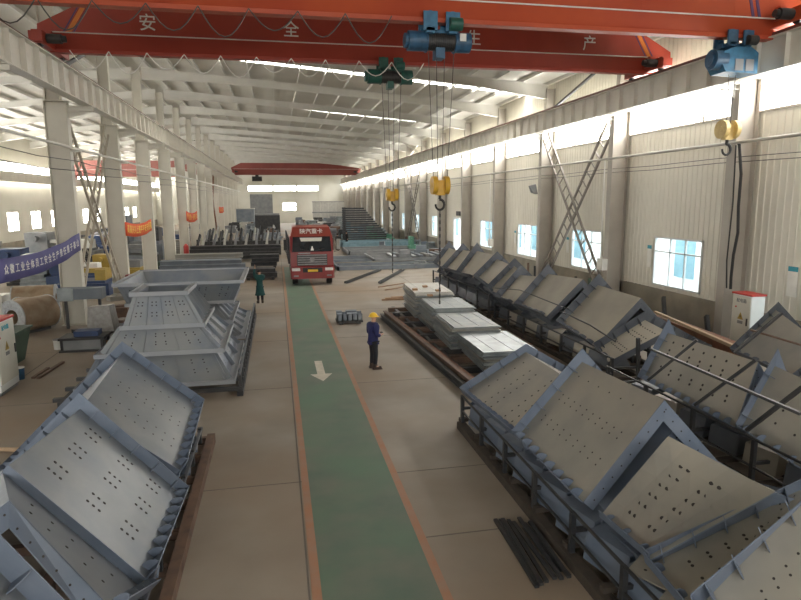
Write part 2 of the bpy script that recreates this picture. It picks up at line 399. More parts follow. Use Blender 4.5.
# ---------------------------------------------------------------- columns
def hsec(b, x, y, z0, z1, d, w, tf=.03):
    b.box(x-d/2, x-d/2+tf, y-w/2, y+w/2, z0, z1); b.box(x+d/2-tf, x+d/2, y-w/2, y+w/2, z0, z1)
    b.box(x-d/2+tf, x+d/2-tf, y-.01, y+.01, z0, z1)
def column(x, y, s, m, label, zt):   # s=+1: runway towards +x
    r = thing('steel_column', label, 'column', (x, y, 0), 'left columns' if s > 0 else 'right columns')
    b = MB(); hsec(b, x, y, .03, 9.25, .86, .40); b.box(x-.5, x+.5, y-.28, y+.28, 0, .03); b.box(x-.45, x+.45, y-.22, y+.22, 9.25, 9.29)
    b.build('lower_shaft', m, r)
    b = MB(); hsec(b, x-s*.08, y, 9.29, zt-.3, .55, .34); b.build('upper_shaft', m, r)
    b = MB(); x0 = x+s*.44; x1 = x+s*(1.42 if s > 0 else 1.05); xa, xb = min(x0, x1), max(x0, x1)
    b.box(xa, xb, y-.18, y+.18, 9.06, 9.09); b.box(xa, xb, y-.16, y+.16, 8.88, 8.9)
    b.extr([(x0, y-.01, 8.6), (x1, y-.01, 8.9), (x1, y-.01, 9.06), (x0, y-.01, 9.06)], (0, .02, 0))
    b.build('runway_bracket', 'white' if s < 0 else m, r)
    return r
XR = 16.2
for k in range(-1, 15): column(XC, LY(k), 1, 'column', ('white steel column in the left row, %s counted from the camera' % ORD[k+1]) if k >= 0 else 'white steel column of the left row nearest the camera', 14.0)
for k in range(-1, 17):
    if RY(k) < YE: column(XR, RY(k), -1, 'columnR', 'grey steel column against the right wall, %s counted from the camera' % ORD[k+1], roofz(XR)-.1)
def runway(x, label):
    r = thing('crane_runway_beam', label, 'crane runway', (x, 60, 9.1))
    b = MB(); b.box(x-.2, x+.2, YB+1, YE-1, 9.1, 9.13); b.box(x-.2, x+.2, YB+1, YE-1, 10.12, 10.15); b.box(x-.01, x+.01, YB+1, YE-1, 9.13, 10.12)
    y = YB+2
    while y < YE-2: b.box(x-.18, x+.18, y-.008, y+.008, 9.13, 10.12); y += 1.15
    b.build('girder', 'runway', r)
    MB().box(x-.035, x+.035, YB+1, YE-1, 10.2, 10.3).box(x-.07, x+.07, YB+1, YE-1, 10.15, 10.2).build('rail', 'rail', r)
XRL, XRR = -7.45, 15.45
runway(XRL, 'long stiffened crane runway girder with rusty rail on the left columns')
runway(XRR, 'long stiffened crane runway girder with dark rail on the right columns')

def lace(x, y0, y1, z0, z1, m, label, w=.72):
    r = thing('cross_brace', label, 'brace', (x, (y0+y1)/2, 0))
    for s, xx in ((1, x-.07), (-1, x+.07)):
        P = V((xx, y0, z0 if s > 0 else z1)); Q = V((xx, y1, z1 if s > 0 else z0)); d = (Q-P).normalized(); n = V((0, -d.z, d.y))
        b = MB(); b.bar(P+n*w/2, Q+n*w/2, .1, .1, (1, 0, 0)); b.bar(P-n*w/2, Q-n*w/2, .1, .1, (1, 0, 0))
        L = (Q-P).length; t = .4
        while t < L: c = P+d*t; b.bar(c-n*w/2, c+n*w/2, .04, .05, (1, 0, 0)); t += .62
        b.build('laced_strut', m, r)
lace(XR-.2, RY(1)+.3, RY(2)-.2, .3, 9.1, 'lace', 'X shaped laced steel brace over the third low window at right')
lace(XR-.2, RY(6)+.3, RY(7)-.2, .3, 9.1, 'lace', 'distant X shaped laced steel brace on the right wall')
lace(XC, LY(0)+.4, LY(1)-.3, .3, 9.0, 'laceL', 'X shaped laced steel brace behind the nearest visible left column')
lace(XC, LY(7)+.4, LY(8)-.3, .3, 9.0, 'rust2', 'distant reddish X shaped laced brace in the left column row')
b = MB(); b.bar((XC, LY(0), 10.4), (XC+.2, LY(1)-1, 13.2), .14); tag(b.build('knee_brace', 'dark'), 'dark diagonal brace rising above the left crane rail', 'brace')
b = MB(); b.bar((XR-.1, RY(2), 10.2), (XR-.1, RY(1)+.4, 12.0), .12); tag(b.build('knee_brace', 'dark'), 'dark diagonal brace above the right crane rail behind the red crane end', 'brace')
b = MB(); b.bar((XR-.1, RY(6), 10.2), (XR-.1, RY(7), 11.8), .12); b.bar((XR-.1, RY(7), 10.2), (XR-.1, RY(6), 11.8), .12); tag(b.build('knee_brace', 'rafter'), 'distant pale crossed braces above the right crane rail', 'brace')
b = MB(); b.bar((XR-.3, RY(1)+.3, 9.1), (XR-.3, RY(2)-.3, 9.1), .08); tag(b.build('brace_tie', 'white'), 'thin white strut between brackets above the near right laced brace', 'brace')
# pipes and wires
b = MB(); b.cyl((15.62, YB+1, 7.08), (15.62, YE-3, 7.08), .055, 8)
for k in range(-1, 16): b.box(15.6, 16.0, RY(k)-.03, RY(k)+.03, 6.98, 7.02)
tag(b.build('conduit_pipe', 'galv3'), 'long pale service pipe running along the right columns', 'pipe')
b = MB()
for dz in (6.62, 6.45): b.tube([(15.85, YB+2+i*4, dz-.05*math.sin(i*math.pi/2)**2) for i in range(38)], .014, 4)
tag(b.build('electric_wire', 'cable'), 'thin dark wires strung below the pipe on the right wall', 'wire')
b = MB(); b.box(-8.1, -7.95, YB+1, YE-3, 7.35, 7.42)
for k in range(0, 15): b.box(-8.25, -7.85, LY(k)-.05, LY(k)+.05, 7.26, 7.34)
tag(b.build('cable_tray', 'rafter'), 'slim tray running along the inside of the left columns', 'cable tray')
b = MB()
for dz in (6.9, 6.5): b.tube([(-8.1, YB+2+i*4, dz-.08*math.sin(i*math.pi/2)**2) for i in range(38)], .016, 4)
tag(b.build('electric_wire', 'cable'), 'thin dark wires strung below the tray on the left columns', 'wire')
b = MB(); b.tube([(15.66, 19.0, 7.1), (15.62, 18.75, 7.0), (15.66, 18.6, 6.0), (15.7, 18.65, 4.9), (15.68, 18.55, 4.0), (15.7, 18.7, 3.2), (15.72, 18.75, 2.4), (15.74, 18.75, 2.0)], .05, 8)
b.tube([(15.7, 19.0, 7.0), (15.72, 18.95, 5), (15.74, 19.05, 3), (15.74, 18.95, 2)], .025, 6)
tag(b.build('power_cable', 'black'), 'thick black cable hanging down the nearest right column to the cabinet', 'cable')
for k, lab in ((1, 'white junction box with cables on the column beside the near laced brace'), (3, 'pale box low on a right column between two windows')):
    r = thing('junction_box', lab, 'electric box', (15.6, RY(k)-.05, 1.9))
    MB().box(15.45, 15.72, RY(k)-.3, RY(k)+.25, 1.75, 2.3).build('box', 'white', r)
    MB().tube([(15.5, RY(k), 7.0), (15.55, RY(k)+.1, 5), (15.5, RY(k), 3.2), (15.55, RY(k), 2.3)], .03, 6).build('cable', 'white', r)
r = thing('loudspeaker_box', 'small dark horn box hanging from the pipe on a mid right column', 'loudspeaker', (15.5, RY(2), 6)); MB().hexa([(15.3, RY(2)-.2, 5.6), (15.6, RY(2)-.2, 5.5), (15.6, RY(2)+.2, 5.5), (15.3, RY(2)+.2, 5.6)], [(15.1, RY(2)-.1, 6), (15.5, RY(2)-.1, 6.1), (15.5, RY(2)+.1, 6.1), (15.1, RY(2)+.1, 6)]).build('horn', 'mgrey', r)
# notice boards
for i, (y, z0, h, w, lab) in enumerate([(17.05, 1.95, 1.0, .4, 'white notice board with teal header at the right frame edge'), (25.05, 2.1, 1.0, .32, 'narrow notice board just left of the second low window at right'), (33.1, 2.1, .9, .3, 'narrow notice board left of the third low window behind the laced brace'), (41.2, 2.1, .9, .3, 'narrow notice board left of the fourth low window at right')]):
    r = thing('notice_board', lab, 'notice board', (XW-.06, y, z0))
    MB().box(XW-.08, XW-.05, y-w/2, y+w/2, z0, z0+h).build('board', 'white', r)
    MB().box(XW-.085, XW-.081, y-w/2, y+w/2, z0+h*.84, z0+h).build('header', 'teal', r)

# ---------------------------------------------------------------- outside view
r = thing('neighbor_building', 'white building with blue glass seen through the low windows', 'building', (22, 30, 0))
MB().box(22, 30, 0, 160, 0, 6).build('wall', 'outwall', r)
for i in range(26): MB().box(21.9, 22, 17+i*4, 18.6+i*4, .9, 3.4).build('pane', 'outglass', r)
struct(MB().box(XW+.3, 60, -30, 200, -.35, -.05).build('trim_1', 'ground'), 'bright paved yard outside the right wall', 'yard')
bpy.data.objects['neighbor_building'].location.z = -.05

# ---------------------------------------------------------------- cranes
def crane(X0, X1, Y, zb, zm, zt, m, label, stripe=None, taper=1.15, chars=None, endtr=True, festoon=0, w=.34):
    r = thing('overhead_crane', label, 'crane', ((X0+X1)/2, Y, zb))
    b = MB(); xs0 = X0+taper; xs1 = X1-taper
    # upper box web
    pr = [(X0, zm), (X0+.02, zm+.25), (xs0, zt), (xs1, zt), (X1-.02, zm+.25), (X1, zm)]
    b.extr([(x, Y-w, z) for x, z in pr], (0, 2*w, 0))
    # lower sloping belly and hoist beam
    a0, a1 = X0+.05, X1-.05
    b.hexa([(a0+.25, Y-.09, zb+.12), (a1-.25, Y-.09, zb+.12), (a1-.25, Y+.09, zb+.12), (a0+.25, Y+.09, zb+.12)], [(a0, Y-w, zm), (a1, Y-w, zm), (a1, Y+w, zm), (a0, Y+w, zm)])
    b.box(a0+.25, a1-.25, Y-.16, Y+.16, zb, zb+.12)
    x = X0+3
    while x < X1-2: b.box(x-.02, x+.02, Y-w-.004, Y-w+.01, zm+.02, zt-.05); x += 3.1
    b.build('girder', m, r)
    MB().cyl((X0+.4, Y-w-.04, zm), (X1-.4, Y-w-.04, zm), .022, 6).build('guide_wire', 'white', r)
    if stripe:
        for s in (1, -1):
            xb = X0+taper+.05 if s > 0 else X1-taper-.05
            q = MB()
            for (o, ww, mi) in ((0, .16, 0), (-.16, .05, 1), (.16, .05, 1)):
                q.hexa([(xb+s*(o-ww/2)-s*.35, Y-w-.012, zm+.03), (xb+s*(o+ww/2)-s*.35, Y-w-.012, zm+.03), (xb+s*(o+ww/2)-s*.35, Y-w+.0, zm+.03), (xb+s*(o-ww/2)-s*.35, Y-w, zm+.03)],
                       [(xb+s*(o-ww/2)+s*.18, Y-w-.012, zt-.03), (xb+s*(o+ww/2)+s*.18, Y-w-.012, zt-.03), (xb+s*(o+ww/2)+s*.18, Y-w, zt-.03), (xb+s*(o-ww/2)+s*.18, Y-w, zt-.03)], mi)
            q.build('warning_stripe', [stripe, 'purplep'], r)
    if endtr:
        for x, s in ((XRL, -1), (XRR, 1)):
            c = MB(); c.box(x-.16, x+.16, Y-1.35, Y+1.35, 10.38, 10.78); c.box(x-.2, x+.2, Y-.55, Y+.55, 10.55, 10.95)
            c.box(x-.2, x+.2, Y-1.5, Y-1.35, 10.4, 10.7)
            ec = c.build('end_carriage', m, r)
            for yy in (-1.05, 1.05): MB().cyl((x-.06, Y+yy, 10.47), (x+.06, Y+yy, 10.47), .17, 16).build('wheel', 'dark', ec)
            MB().cyl((x-s*.2, Y-1.0, 10.58), (x-s*.65, Y-1.0, 10.58), .16, 12).cyl((x-s*.65, Y-1.0, 10.58), (x-s*.78, Y-1.0, 10.58), .11, 10).build('drive_motor', 'dark', ec)
    if festoon:
        q = MB(); x = X0+1.0; n = 0
        while x < festoon:
            L = 1.25; d = .62+.12*math.sin(n*2.1)
            q.tube([(x+L*t/8, Y-w-.1, zb+.02-d*math.sin(math.pi*t/8)) for t in range(9)], .018, 5); x += L; n += 1
        q.build('festoon_cable', 'white' if m == 'red' else 'cable', r)
    return r
YA, YBB = 17.6, 24.3
cB = crane(-7.75, 16.35, YBB, 10.34, 10.95, 11.86, 'red', 'red single girder overhead crane carrying white characters, second from camera', 'orangep', festoon=5.2, taper=1.3)
for px, ch in ((148, '安'), (291, '全'), (474, '生'), (590, '产')):
    x = ony(px, 30, YBB-.34).x
    text('lettering', ch, .60, frame((x, YBB-.355, 11.36), (1, 0, 0), (0, 0, 1)), 'white', cB)
cA = crane(-7.75, 16.9, YA, 10.08, 10.62, 12.1, 'redA', 'orange-red overhead crane nearest the camera cut by the top of the frame', None, festoon=3.2, taper=2.0)
q = MB()
for o in (0, .22): q.hexa([(14.45+o, YA-.36, 10.65), (14.55+o, YA-.36, 10.65), (14.55+o, YA-.34, 10.65), (14.45+o, YA-.34, 10.65)], [(14.1+o, YA-.36, 11.9), (14.2+o, YA-.36, 11.9), (14.2+o, YA-.34, 11.9), (14.1+o, YA-.34, 11.9)])
q.build('warning_stripe', 'purplep', cA)
crane(-7.9, 16.2, 119, 10.0, 11.1, 12.2, 'redfar', 'haze-dulled dark red overhead crane at the far end of the hall', taper=1.8)
r = crane(-26.0, -9.3, 88, 8.5, 9.4, 10.6, 'redpink', 'faded red overhead crane in the left bay behind the columns', taper=1.5, endtr=False)
for x in (-26.0, -9.3): MB().box(x-.2, x+.2, 86.3, 89.7, 8.3, 8.9).build('end_carriage', 'redpink', r)
struct(MB().box(-26.3, -25.7, YB+2, YE-2, 7.3, 8.3).box(-9.6, -9.0, 60, YE-2, 7.7, 8.3).build('trim_2', 'runway'), 'runway girders of the left bay crane', 'runway')

def hoist(x, Y, zt, m, m2, L, hookz, hm, label, hlabel, box=False, ropes=4, sling=None, cyl_r=.3, sc=1.0):
    r = thing('electric_hoist', label, 'hoist', (x, Y, zt-1))
    zc = zt-(.78 if box else .5)*sc
    if not box:
        MB().cyl((x-L/2, Y, zc), (x-L*.22, Y, zc), cyl_r, 20).cyl((x-L/2-.1, Y, zc), (x-L/2, Y, zc), cyl_r*.75, 16).cyl((x-L*.22, Y, zc), (x-L*.2, Y, zc), cyl_r*1.12, 20).build('motor_housing', m, r)
        d = MB(); d.cyl((x-L*.2, Y, zc), (x+L*.24, Y, zc), cyl_r*.86, 20)
        for i in range(12): d.cyl((x-L*.19+i*L*.035, Y, zc), (x-L*.19+i*L*.035+.02, Y, zc), cyl_r*.92, 16)
        d.build('rope_drum', 'dark', r)
        MB().cyl((x+L*.24, Y, zc), (x+L*.26, Y, zc), cyl_r*1.12, 20).cyl((x+L*.26, Y, zc), (x+L*.5, Y, zc), cyl_r, 20).build('gearbox', m, r)
        MB().box(x-.13*sc, x+.13*sc, Y-.2, Y+.2, zc-cyl_r-.2*sc, zc-cyl_r*.7).build('rope_guide', m, r)
        if m == 'hblue': MB().box(x+L*.30, x+L*.40, Y-cyl_r-.02, Y-cyl_r+.02, zc-.02, zc+.18).build('rating_plate', 'white', r)
    else:
        b = MB(); b.extr([(x-L/2, Y-.35, zc-.1), (x-L*.35, Y-.35, zc-.38), (x+L*.5, Y-.35, zc-.42), (x+L*.5, Y-.35, zc+.2), (x+L*.3, Y-.35, zc+.36), (x-L*.1, Y-.35, zc+.36), (x-L*.42, Y-.35, zc+.22)], (0, .7, 0))
        b.build('gearbox', m, r)
        for xx in (x-.02, x+L*.27): MB().box(xx-.14, xx+.14, Y-.37, Y-.34, zc-.34, zc+.0).build('cover_plate', 'mgrey', r)
        MB().cyl((x-L*.62, Y-.1, zc), (x-L*.3, Y-.1, zc), .3, 18).cyl((x-L*.68, Y-.1, zc), (x-L*.62, Y-.1, zc), .2, 14).build('motor_housing', m2, r)
    for s in (-1, 1):
        tb = MB(); xx = x+s*.32*sc
        for yy in (-.26, .26): tb.cyl((xx-.05, Y+yy, zt+.06), (xx+.05, Y+yy, zt+.06), .0+.13*sc, 14) if False else tb.cyl((xx, Y+yy-.04, zt+.10*sc), (xx, Y+yy+.04, zt+.10*sc), .15*sc, 14)
        tb.box(xx-.2*sc, xx+.2*sc, Y-.34, Y-.28, zt-.28*sc, zt+.22*sc); tb.box(xx-.2*sc, xx+.2*sc, Y+.28, Y+.34, zt-.28*sc, zt+.22*sc); tb.box(xx-.12*sc, xx+.12*sc, Y-.34, Y+.34, zt-.34*sc, zt-.2*sc)
        tb.build('trolley', m2, r)
    MB().box(x-.55*sc, x+.55*sc, Y-.1, Y+.1, zt-.36*sc, zt-.2*sc).build('hanger_bar', m2, r)
    MB().cyl((x+.55*sc, Y-.42, zt-.12), (x+.2*sc, Y-.42, zt-.12), .17*sc, 14).build('travel_motor', 'hgreen' if m != 'hblue2' else 'dark', r)
    # hook block with ropes
    k = thing('hook_block', hlabel, 'crane hook', (x, Y, hookz))
    xr = x+.05
    rp = MB(); rb = MB()
    offs = [-.36, -.12, .12, .4][:ropes] if ropes == 4 else [-.12, .14]
    for i, o in enumerate(offs): rb.cyl((xr+o*.55, Y, hookz+.2), (xr+o, Y, zc-cyl_r*.6), .011, 5)
    rb.build('wire_rope', 'cable', k)
    s = .9*sc if not box else 1.0
    for o in (-.2, .2):
        MB().cyl((xr+o*s-.07, Y, hookz), (xr+o*s+.07, Y, hookz), .29*s, 20).cyl((xr+o*s-.09, Y, hookz), (xr+o*s+.09, Y, hookz), .1*s, 12).build('sheave_cover', hm, k)
    MB().box(xr-.14*s, xr+.14*s, Y-.1, Y+.1, hookz-.32*s, hookz+.16*s).build('cross_head', hm, k)
    h = MB(); c = V((xr, Y, hookz-.62*s)); pts = [(xr, Y, hookz-.3*s), (xr, Y, hookz-.42*s)]
    for i in range(11):
        t = math.radians(95-i*28); pts.append((c.x+.15*s*math.cos(t), Y, c.z+.17*s*math.sin(t)))
    for i in range(len(pts)-1): h.cyl(pts[i], pts[i+1], .05*s*(1-.03*i), 8, mi=0)
    h.build('hook', 'black', k)
    if sling:
        g = MB(); z = hookz-.8*s; n = 0
        while z > sling:
            g.bar((xr, Y, z), (xr, Y, z-.11), .05 if n % 2 else .02, .02 if n % 2 else .05, (0, 1, 0)); z -= .1; n += 1
        tag(g.build('lifting_chain', 'dark'), ('dark lifting chain hanging from the yellow hook over the sheet stack' if Y < 20 else 'dark lifting chain hanging from the yellow hook nearer the truck'), 'chain')
hoist(4.68, YA, 10.1, 'hblue', 'hblue2', 1.8, 5.62, 'ylw', 'blue and dark electric hoist under the near crane in the upper middle', 'yellow twin sheave hook block hanging from the middle blue hoist', sling=2.2, cyl_r=.27)
hoist(14.15, YA, 10.08, 'hblue2', 'hblue', 1.3, 7.35, 'ylwp', 'bright blue boxy electric hoist at the right end of the near crane', 'pale yellow hook block with black hook in front of the right wall', box=True, ropes=2, sc=.85)
hoist(4.5, YBB, 10.36, 'hgreen', 'hgreen', 1.75, 5.42, 'ylw', 'dark green electric hoist hanging under the lettered red crane', 'smaller yellow hook block hanging from the green hoist', cyl_r=.27, sling=2.3, sc=.9)
r = thing('electric_hoist', 'tiny dark hoist under the far haze-dulled red crane', 'hoist', (-3.2, 119, 9)); MB().cyl((-4.2, 119, 9.3), (-2.4, 119, 9.3), .45, 12).build('rope_drum', 'dark', r); MB().box(-3.6, -3, 118.8, 119.2, 9.6, 10.03).build('trolley', 'dark', r)

# ---------------------------------------------------------------- bent chute pieces
def chute(label, pe, xe, group, mp, mf, shift=None, far=True, fmul=1., near_in=True, gus=.30, hpat=None, fw=.17, holes=.022, F=None, side=1, ydrop=0, name='bent_chute_plate'):
    """pe = pixel corners (E0 near eave, E1 far eave, R0 near ridge, R1 far ridge) measured on the photo"""
    E0 = onx(*pe[0], xe); E1 = onx(*pe[1], xe); R0 = ony(*pe[2], E0.y); R1 = ony(*pe[3], E1.y)
    pn = (E1-E0).cross(R1-E0); dd = ray(*pe[2]); den = dd.dot(pn)
    if abs(den) > 1e-6:
        X = CAM+dd*((E0-CAM).dot(pn)/den)
        if (X-R0).length < .9: R0 = X
    if shift: E0, E1, R0, R1 = [p+V(shift) for p in (E0, E1, R0, R1)]
    if F: F0, F1 = F(R0, E0), F(R1, E1)
    else:
        F0 = V((2*R0.x-E0.x, E0.y, E0.z))*1.0; F1 = V((2*R1.x-E1.x, E1.y, E1.z))
        F0 = R0+(F0-R0)*fmul; F1 = R1+(F1-R1)*fmul
    c = (E0+E1+R0+R1)/4; r = thing(name, label, 'steel chute piece', (c.x, c.y, min(E0.z, E1.z, F0.z)), group)
    def nrm(A, B, C): return (B-A).cross(C-A).normalized()
    nl = nrm(E0, R0, R1); 
    if nl.z < 0: nl = -nl
    nr = nrm(F0, R0, R1)
    if nr.z < 0: nr = -nr
    T = .016; u = (nl+nr).normalized(); rd = (R0-R1).normalized()   # rd: towards the camera
    um = u/max(.5, u.dot(nl))
    b = MB(); d = T
    P = [E0, R0, F0]; Q = [E1, R1, F1]; N = [nl, um, nr]
    G = 5; cs = [(P[0]*(1-t)+P[1]*t, Q[0]*(1-t)+Q[1]*t, nl) for t in [i/G for i in range(G)]]+[(P[1]*(1-t)+P[2]*t, Q[1]*(1-t)+Q[2]*t, nr if t else um) for t in [i/G for i in range(G+1)]]
    vs_ = []
    for (p, q, n) in cs:
        for j in range(G+1): vs_.append(p*(1-j/G)+q*(j/G))
    nn_ = len(vs_); vs_ += [v-cs[i//(G+1)][2]*d for i, v in enumerate(vs_)]; W_ = G+1; K_ = len(cs)
    fs_ = []
    for i in range(K_-1):
        for j in range(G):
            a_ = i*W_+j; fs_ += [(a_, a_+1, a_+W_+1, a_+W_), (nn_+a_, nn_+a_+W_, nn_+a_+W_+1, nn_+a_+1)]
        for a_, c_ in ((i*W_, (i+1)*W_), (i*W_+G, (i+1)*W_+G)): fs_.append((a_, c_, nn_+c_, nn_+a_))
    for j in range(G):
        for a_ in (j, (K_-1)*W_+j): fs_.append((a_, a_+1, nn_+a_+1, nn_+a_))
    b.add(vs_, fs_)
    # bolt holes as dark studs on the plate
    def hole(A, n, rr=holes):
        a = rd; bb = n.cross(a).normalized(); a = bb.cross(n)
        b.add([A+n*.003+(a*math.cos(t)+bb*math.sin(t))*rr for t in [i*math.pi/4 for i in range(8)]]+[A-n*.001+(a*math.cos(t)+bb*math.sin(t))*rr for t in [i*math.pi/4 for i in range(8)]],
              [tuple(range(8))]+[(i, (i+1) % 8, 8+(i+1) % 8, 8+i) for i in range(8)], 1)
    if hpat:
        for (uu, vv) in hpat: hole((E0*(1-vv)+R0*vv)*(1-uu)+(E1*(1-vv)+R1*vv)*uu, nl)
        for (uu, vv) in hpat[::2]: hole((F0*(1-vv)+R0*vv)*(1-uu)+(F1*(1-vv)+R1*vv)*uu, nr)
    b.build('plate', [mp, 'hole'], r)
    def vflange(A, B, C, out, th, nm):
        w = fw if out else -.21
        q = MB(); pts = [A+nl*w, B+um*w, C+nr*w]; e = rd*th
        for (p0, p1, o0, o1) in ((A, B, pts[0], pts[1]), (B, C, pts[1], pts[2])):
            q.hexa([p0, p1, o1, o0], [p0+e, p1+e, o1+e, o0+e])
        n = 9 if holes > .015 else 6
        for (p0, p1, nn) in ((A, B, nl), (B, C, nr)):
            L = (p1-p0).length; k = max(3, int(L/.19))
            for i in range(k):
                cc = p0+(p1-p0)*((i+.6)/k)+nn*w*.55+e
                aa = (p1-p0).normalized(); rr = .014
                q.add([cc+e.normalized()*.002+(aa*math.cos(t)+nn*math.sin(t))*rr for t in [j*math.pi/3 for j in range(6)]], [tuple(range(6))], 1)
        return q.build(nm, [mf, 'hole'], r)
    if far: vflange(E1, R1, F1, True, -.014, 'end_flange')
    vflange(E0, R0, F0, not near_in, .014, 'end_flange')
    for (A0, A1, n, dn) in ((E0, E1, nl, (E0-R0).normalized()), (F0, F1, nr, (F0-R0).normalized())):
        q = MB(); q.hexa([A0, A1, A1+n*fw, A0+n*fw], [A0+dn*.014, A1+dn*.014, A1+n*fw+dn*.014, A0+n*fw+dn*.014]); q.build('side_flange', mf, r)
    def gusset(A, along, n, sz=.13, t=.01):
        side = along.cross(n).normalized()*t/2
        q = MB(); q.extr([A-side, A-side+n*fw*.96, A-side+n*fw*.9+along*sz*.45, A-side+n*fw*.6+along*sz*.9, A-side+n*fw*.2+along*sz*1.1, A-side+along*sz*1.1], side*2); q.build('gusset', mf, r)
    # along eaves
    for (A0, A1, n, up) in ((E0, E1, nl, (R0-E0).normalized()), (F0, F1, nr, (R0-F0).normalized())):
        L = (A1-A0).length; k = max(2, int(L/gus)); 
        if A0 is F0 and fmul < .9: continue
        for i in range(k): gusset(A0+(A1-A0)*((i+.5)/k), up, n, .11)
    for (p0, p1, n) in ((E1, R1, nl), (F1, R1, nr)) if far else ():
        L = (p1-p0).length; k = max(2, int(L/.36))
        for i in range(k): gusset(p0+(p1-p0)*((i+.5)/k), rd, n, .12)
    if not near_in:
        for (p0, p1, n) in ((E0, R0, nl),):
            L = (p1-p0).length; k = max(2, int(L/.36))
            for i in range(k): gusset(p0+(p1-p0)*((i+.5)/k), -rd, n, .12)
    return r
def rows(us, vs): return [(u, v) for u in us for v in vs]
def rng(a, b, n): return [a+(b-a)*i/(n-1) for i in range(n)]
patA1 = rows((.22, .33), rng(.12, .85, 8))+rows((.55, .66), rng(.1, .8, 8))+rows((.85,), rng(.3, .85, 5))
patA2 = rows(rng(.12, .9, 9), (.28, .34))+rows(rng(.12, .9, 10), (.55, .61))+rows(rng(.2, .9, 6), (.85,))
patA3 = rows((.3, .38, .62, .7), rng(.2, .8, 6))
patB = rows(rng(.15, .88, 7), (.28, .36, .62, .7, .86))
patL1 = rows((.2, .3, .5, .56, .8), rng(.15, .85, 8))
patL2 = [(u+du, v+dv) for u in (.2, .5, .78) for v in (.18, .45, .75) for du in (0, .09) for dv in (0, .045, .09)]
g = 'bent chute pieces leaning in the left front row'
def FL(R, E): return R+V((-1.75, -.35, -1.7))
chute('grey bent chute plate furthest back in the left front row, fully in view', ((180, 470), (199, 405), (82, 408), (123, 352)), -1.75, g, 'plateL', 'flange', hpat=patL1, F=lambda R, E: V((-5.0, R.y-.3, .35)), holes=.016)
chute('shiny grey bent chute plate with grouped bolt holes, second in left row', ((146, 578), (181, 494), (9, 465), (80, 409)), -1.7, g, 'plateL', 'flange', hpat=patL2, F=lambda R, E: V((-4.7, R.y-.3, .5)), holes=.024)
chute('grey bent chute plate tucked under the shiny one, third in left row', ((115, 612), (150, 590), (9, 500), (2, 470)), -1.7, g, 'plateL', 'flange', hpat=rows((.3, .6), rng(.2, .8, 5)), far=False, F=lambda R, E: V((-4.6, R.y, .8)))
chute('grey bent chute plate cut off by the bottom left corner', ((14, 700), (62, 634), (-80, 580), (-42, 530)), -1.7, g, 'plateL', 'flange', hpat=patA3, F=lambda R, E: V((-4.2, R.y, .35)))
g = 'bent chute pieces in the right front row'
chute('dusty chute plate at the far end of the right front row beside sheet stack', ((520, 440), (463, 393), (582, 388), (526, 352)), 4.1, g, 'plateR', 'flange', hpat=patA1, fmul=.6)
chute('dusty bent chute plate with blue peaked end in the right front row', ((583, 502), (518, 436), (664, 400), (582, 362)), 4.1, g, 'plateR', 'flange', hpat=patA2, holes=.014, fmul=1.0)
chute('dusty chute plate with large bolt holes under the blue peaked one', ((650, 560), (600, 516), (775, 492), (668, 436)), 4.1, g, 'plateR', 'flange', hpat=patA3, holes=.028, fmul=.7, far=False)
chute('dusty chute plate with ribbed far flange near the lower right corner', ((690, 615), (646, 562), (830, 540), (800, 490)), 4.1, g, 'plateR', 'flange', hpat=patA3, holes=.02, fmul=.6)
chute('dusty chute plate nearest the camera cut off by the lower right corner', ((760, 720), (700, 606), (860, 620), (803, 500)), 4.1, g, 'plateR', 'flange', hpat=patA3, holes=.014, fmul=.6, fw=.4)
g = 'bent chute pieces in the second right row'
chute('strapped dusty chute plate with bolt holes in the second right row', ((735, 427), (643, 379), (758, 362), (668, 333)), 8.4, g, 'plateR', 'flange', hpat=patB, holes=.03)
chute('dusty chute plate cut by the right frame edge in the second right row', ((801, 468), (742, 427), (850, 400), (775, 366)), 8.4, g, 'plateR', 'flange', hpat=rows((.3, .6), (.3, .5, .8)), holes=.024)
chute('chute plate leaning before the white cabinet near the right wall', ((790, 378), (733, 352), (830, 350), (776, 310)), 11.5, g, 'plateR', 'flangeD', near_in=True, fmul=.9)
chute('chute plate behind the cabinet piece cut by the right frame edge', ((850, 402), (795, 380), (900, 385), (832, 350)), 11.5, g, 'plateR', 'flangeD', near_in=True, fmul=.9)
g = 'bent chute pieces in the row along the right wall'
Ds = [((444, 271), (436, 265), (461, 251), (449, 248)), ((458, 274), (445, 270), (476, 252), (463, 250)), ((473, 278), (459, 275), (495, 255), (477, 251)), ((489, 288), (477, 279), (513, 266), (497, 259)),
      ((497, 298), (490, 290), (523, 272), (514, 266)), ((513, 304), (498, 300), (543, 277), (520, 275)), ((546, 317), (519, 307), (583, 279), (548, 274)), ((595, 347), (561, 325), (641, 298), (598, 285)), ((608, 362), (596, 350), (666, 331), (645, 320))]
for i, pe in enumerate(Ds):
    k = len(Ds)-1-i
    chute('beige topped chute piece in the row along the right wall, %s from its near end' % ORD[k], pe, 9.2, g, 'plateD', 'flangeD', hpat=(patB if i == 8 else None), fmul=.9, gus=.42, fw=.27)

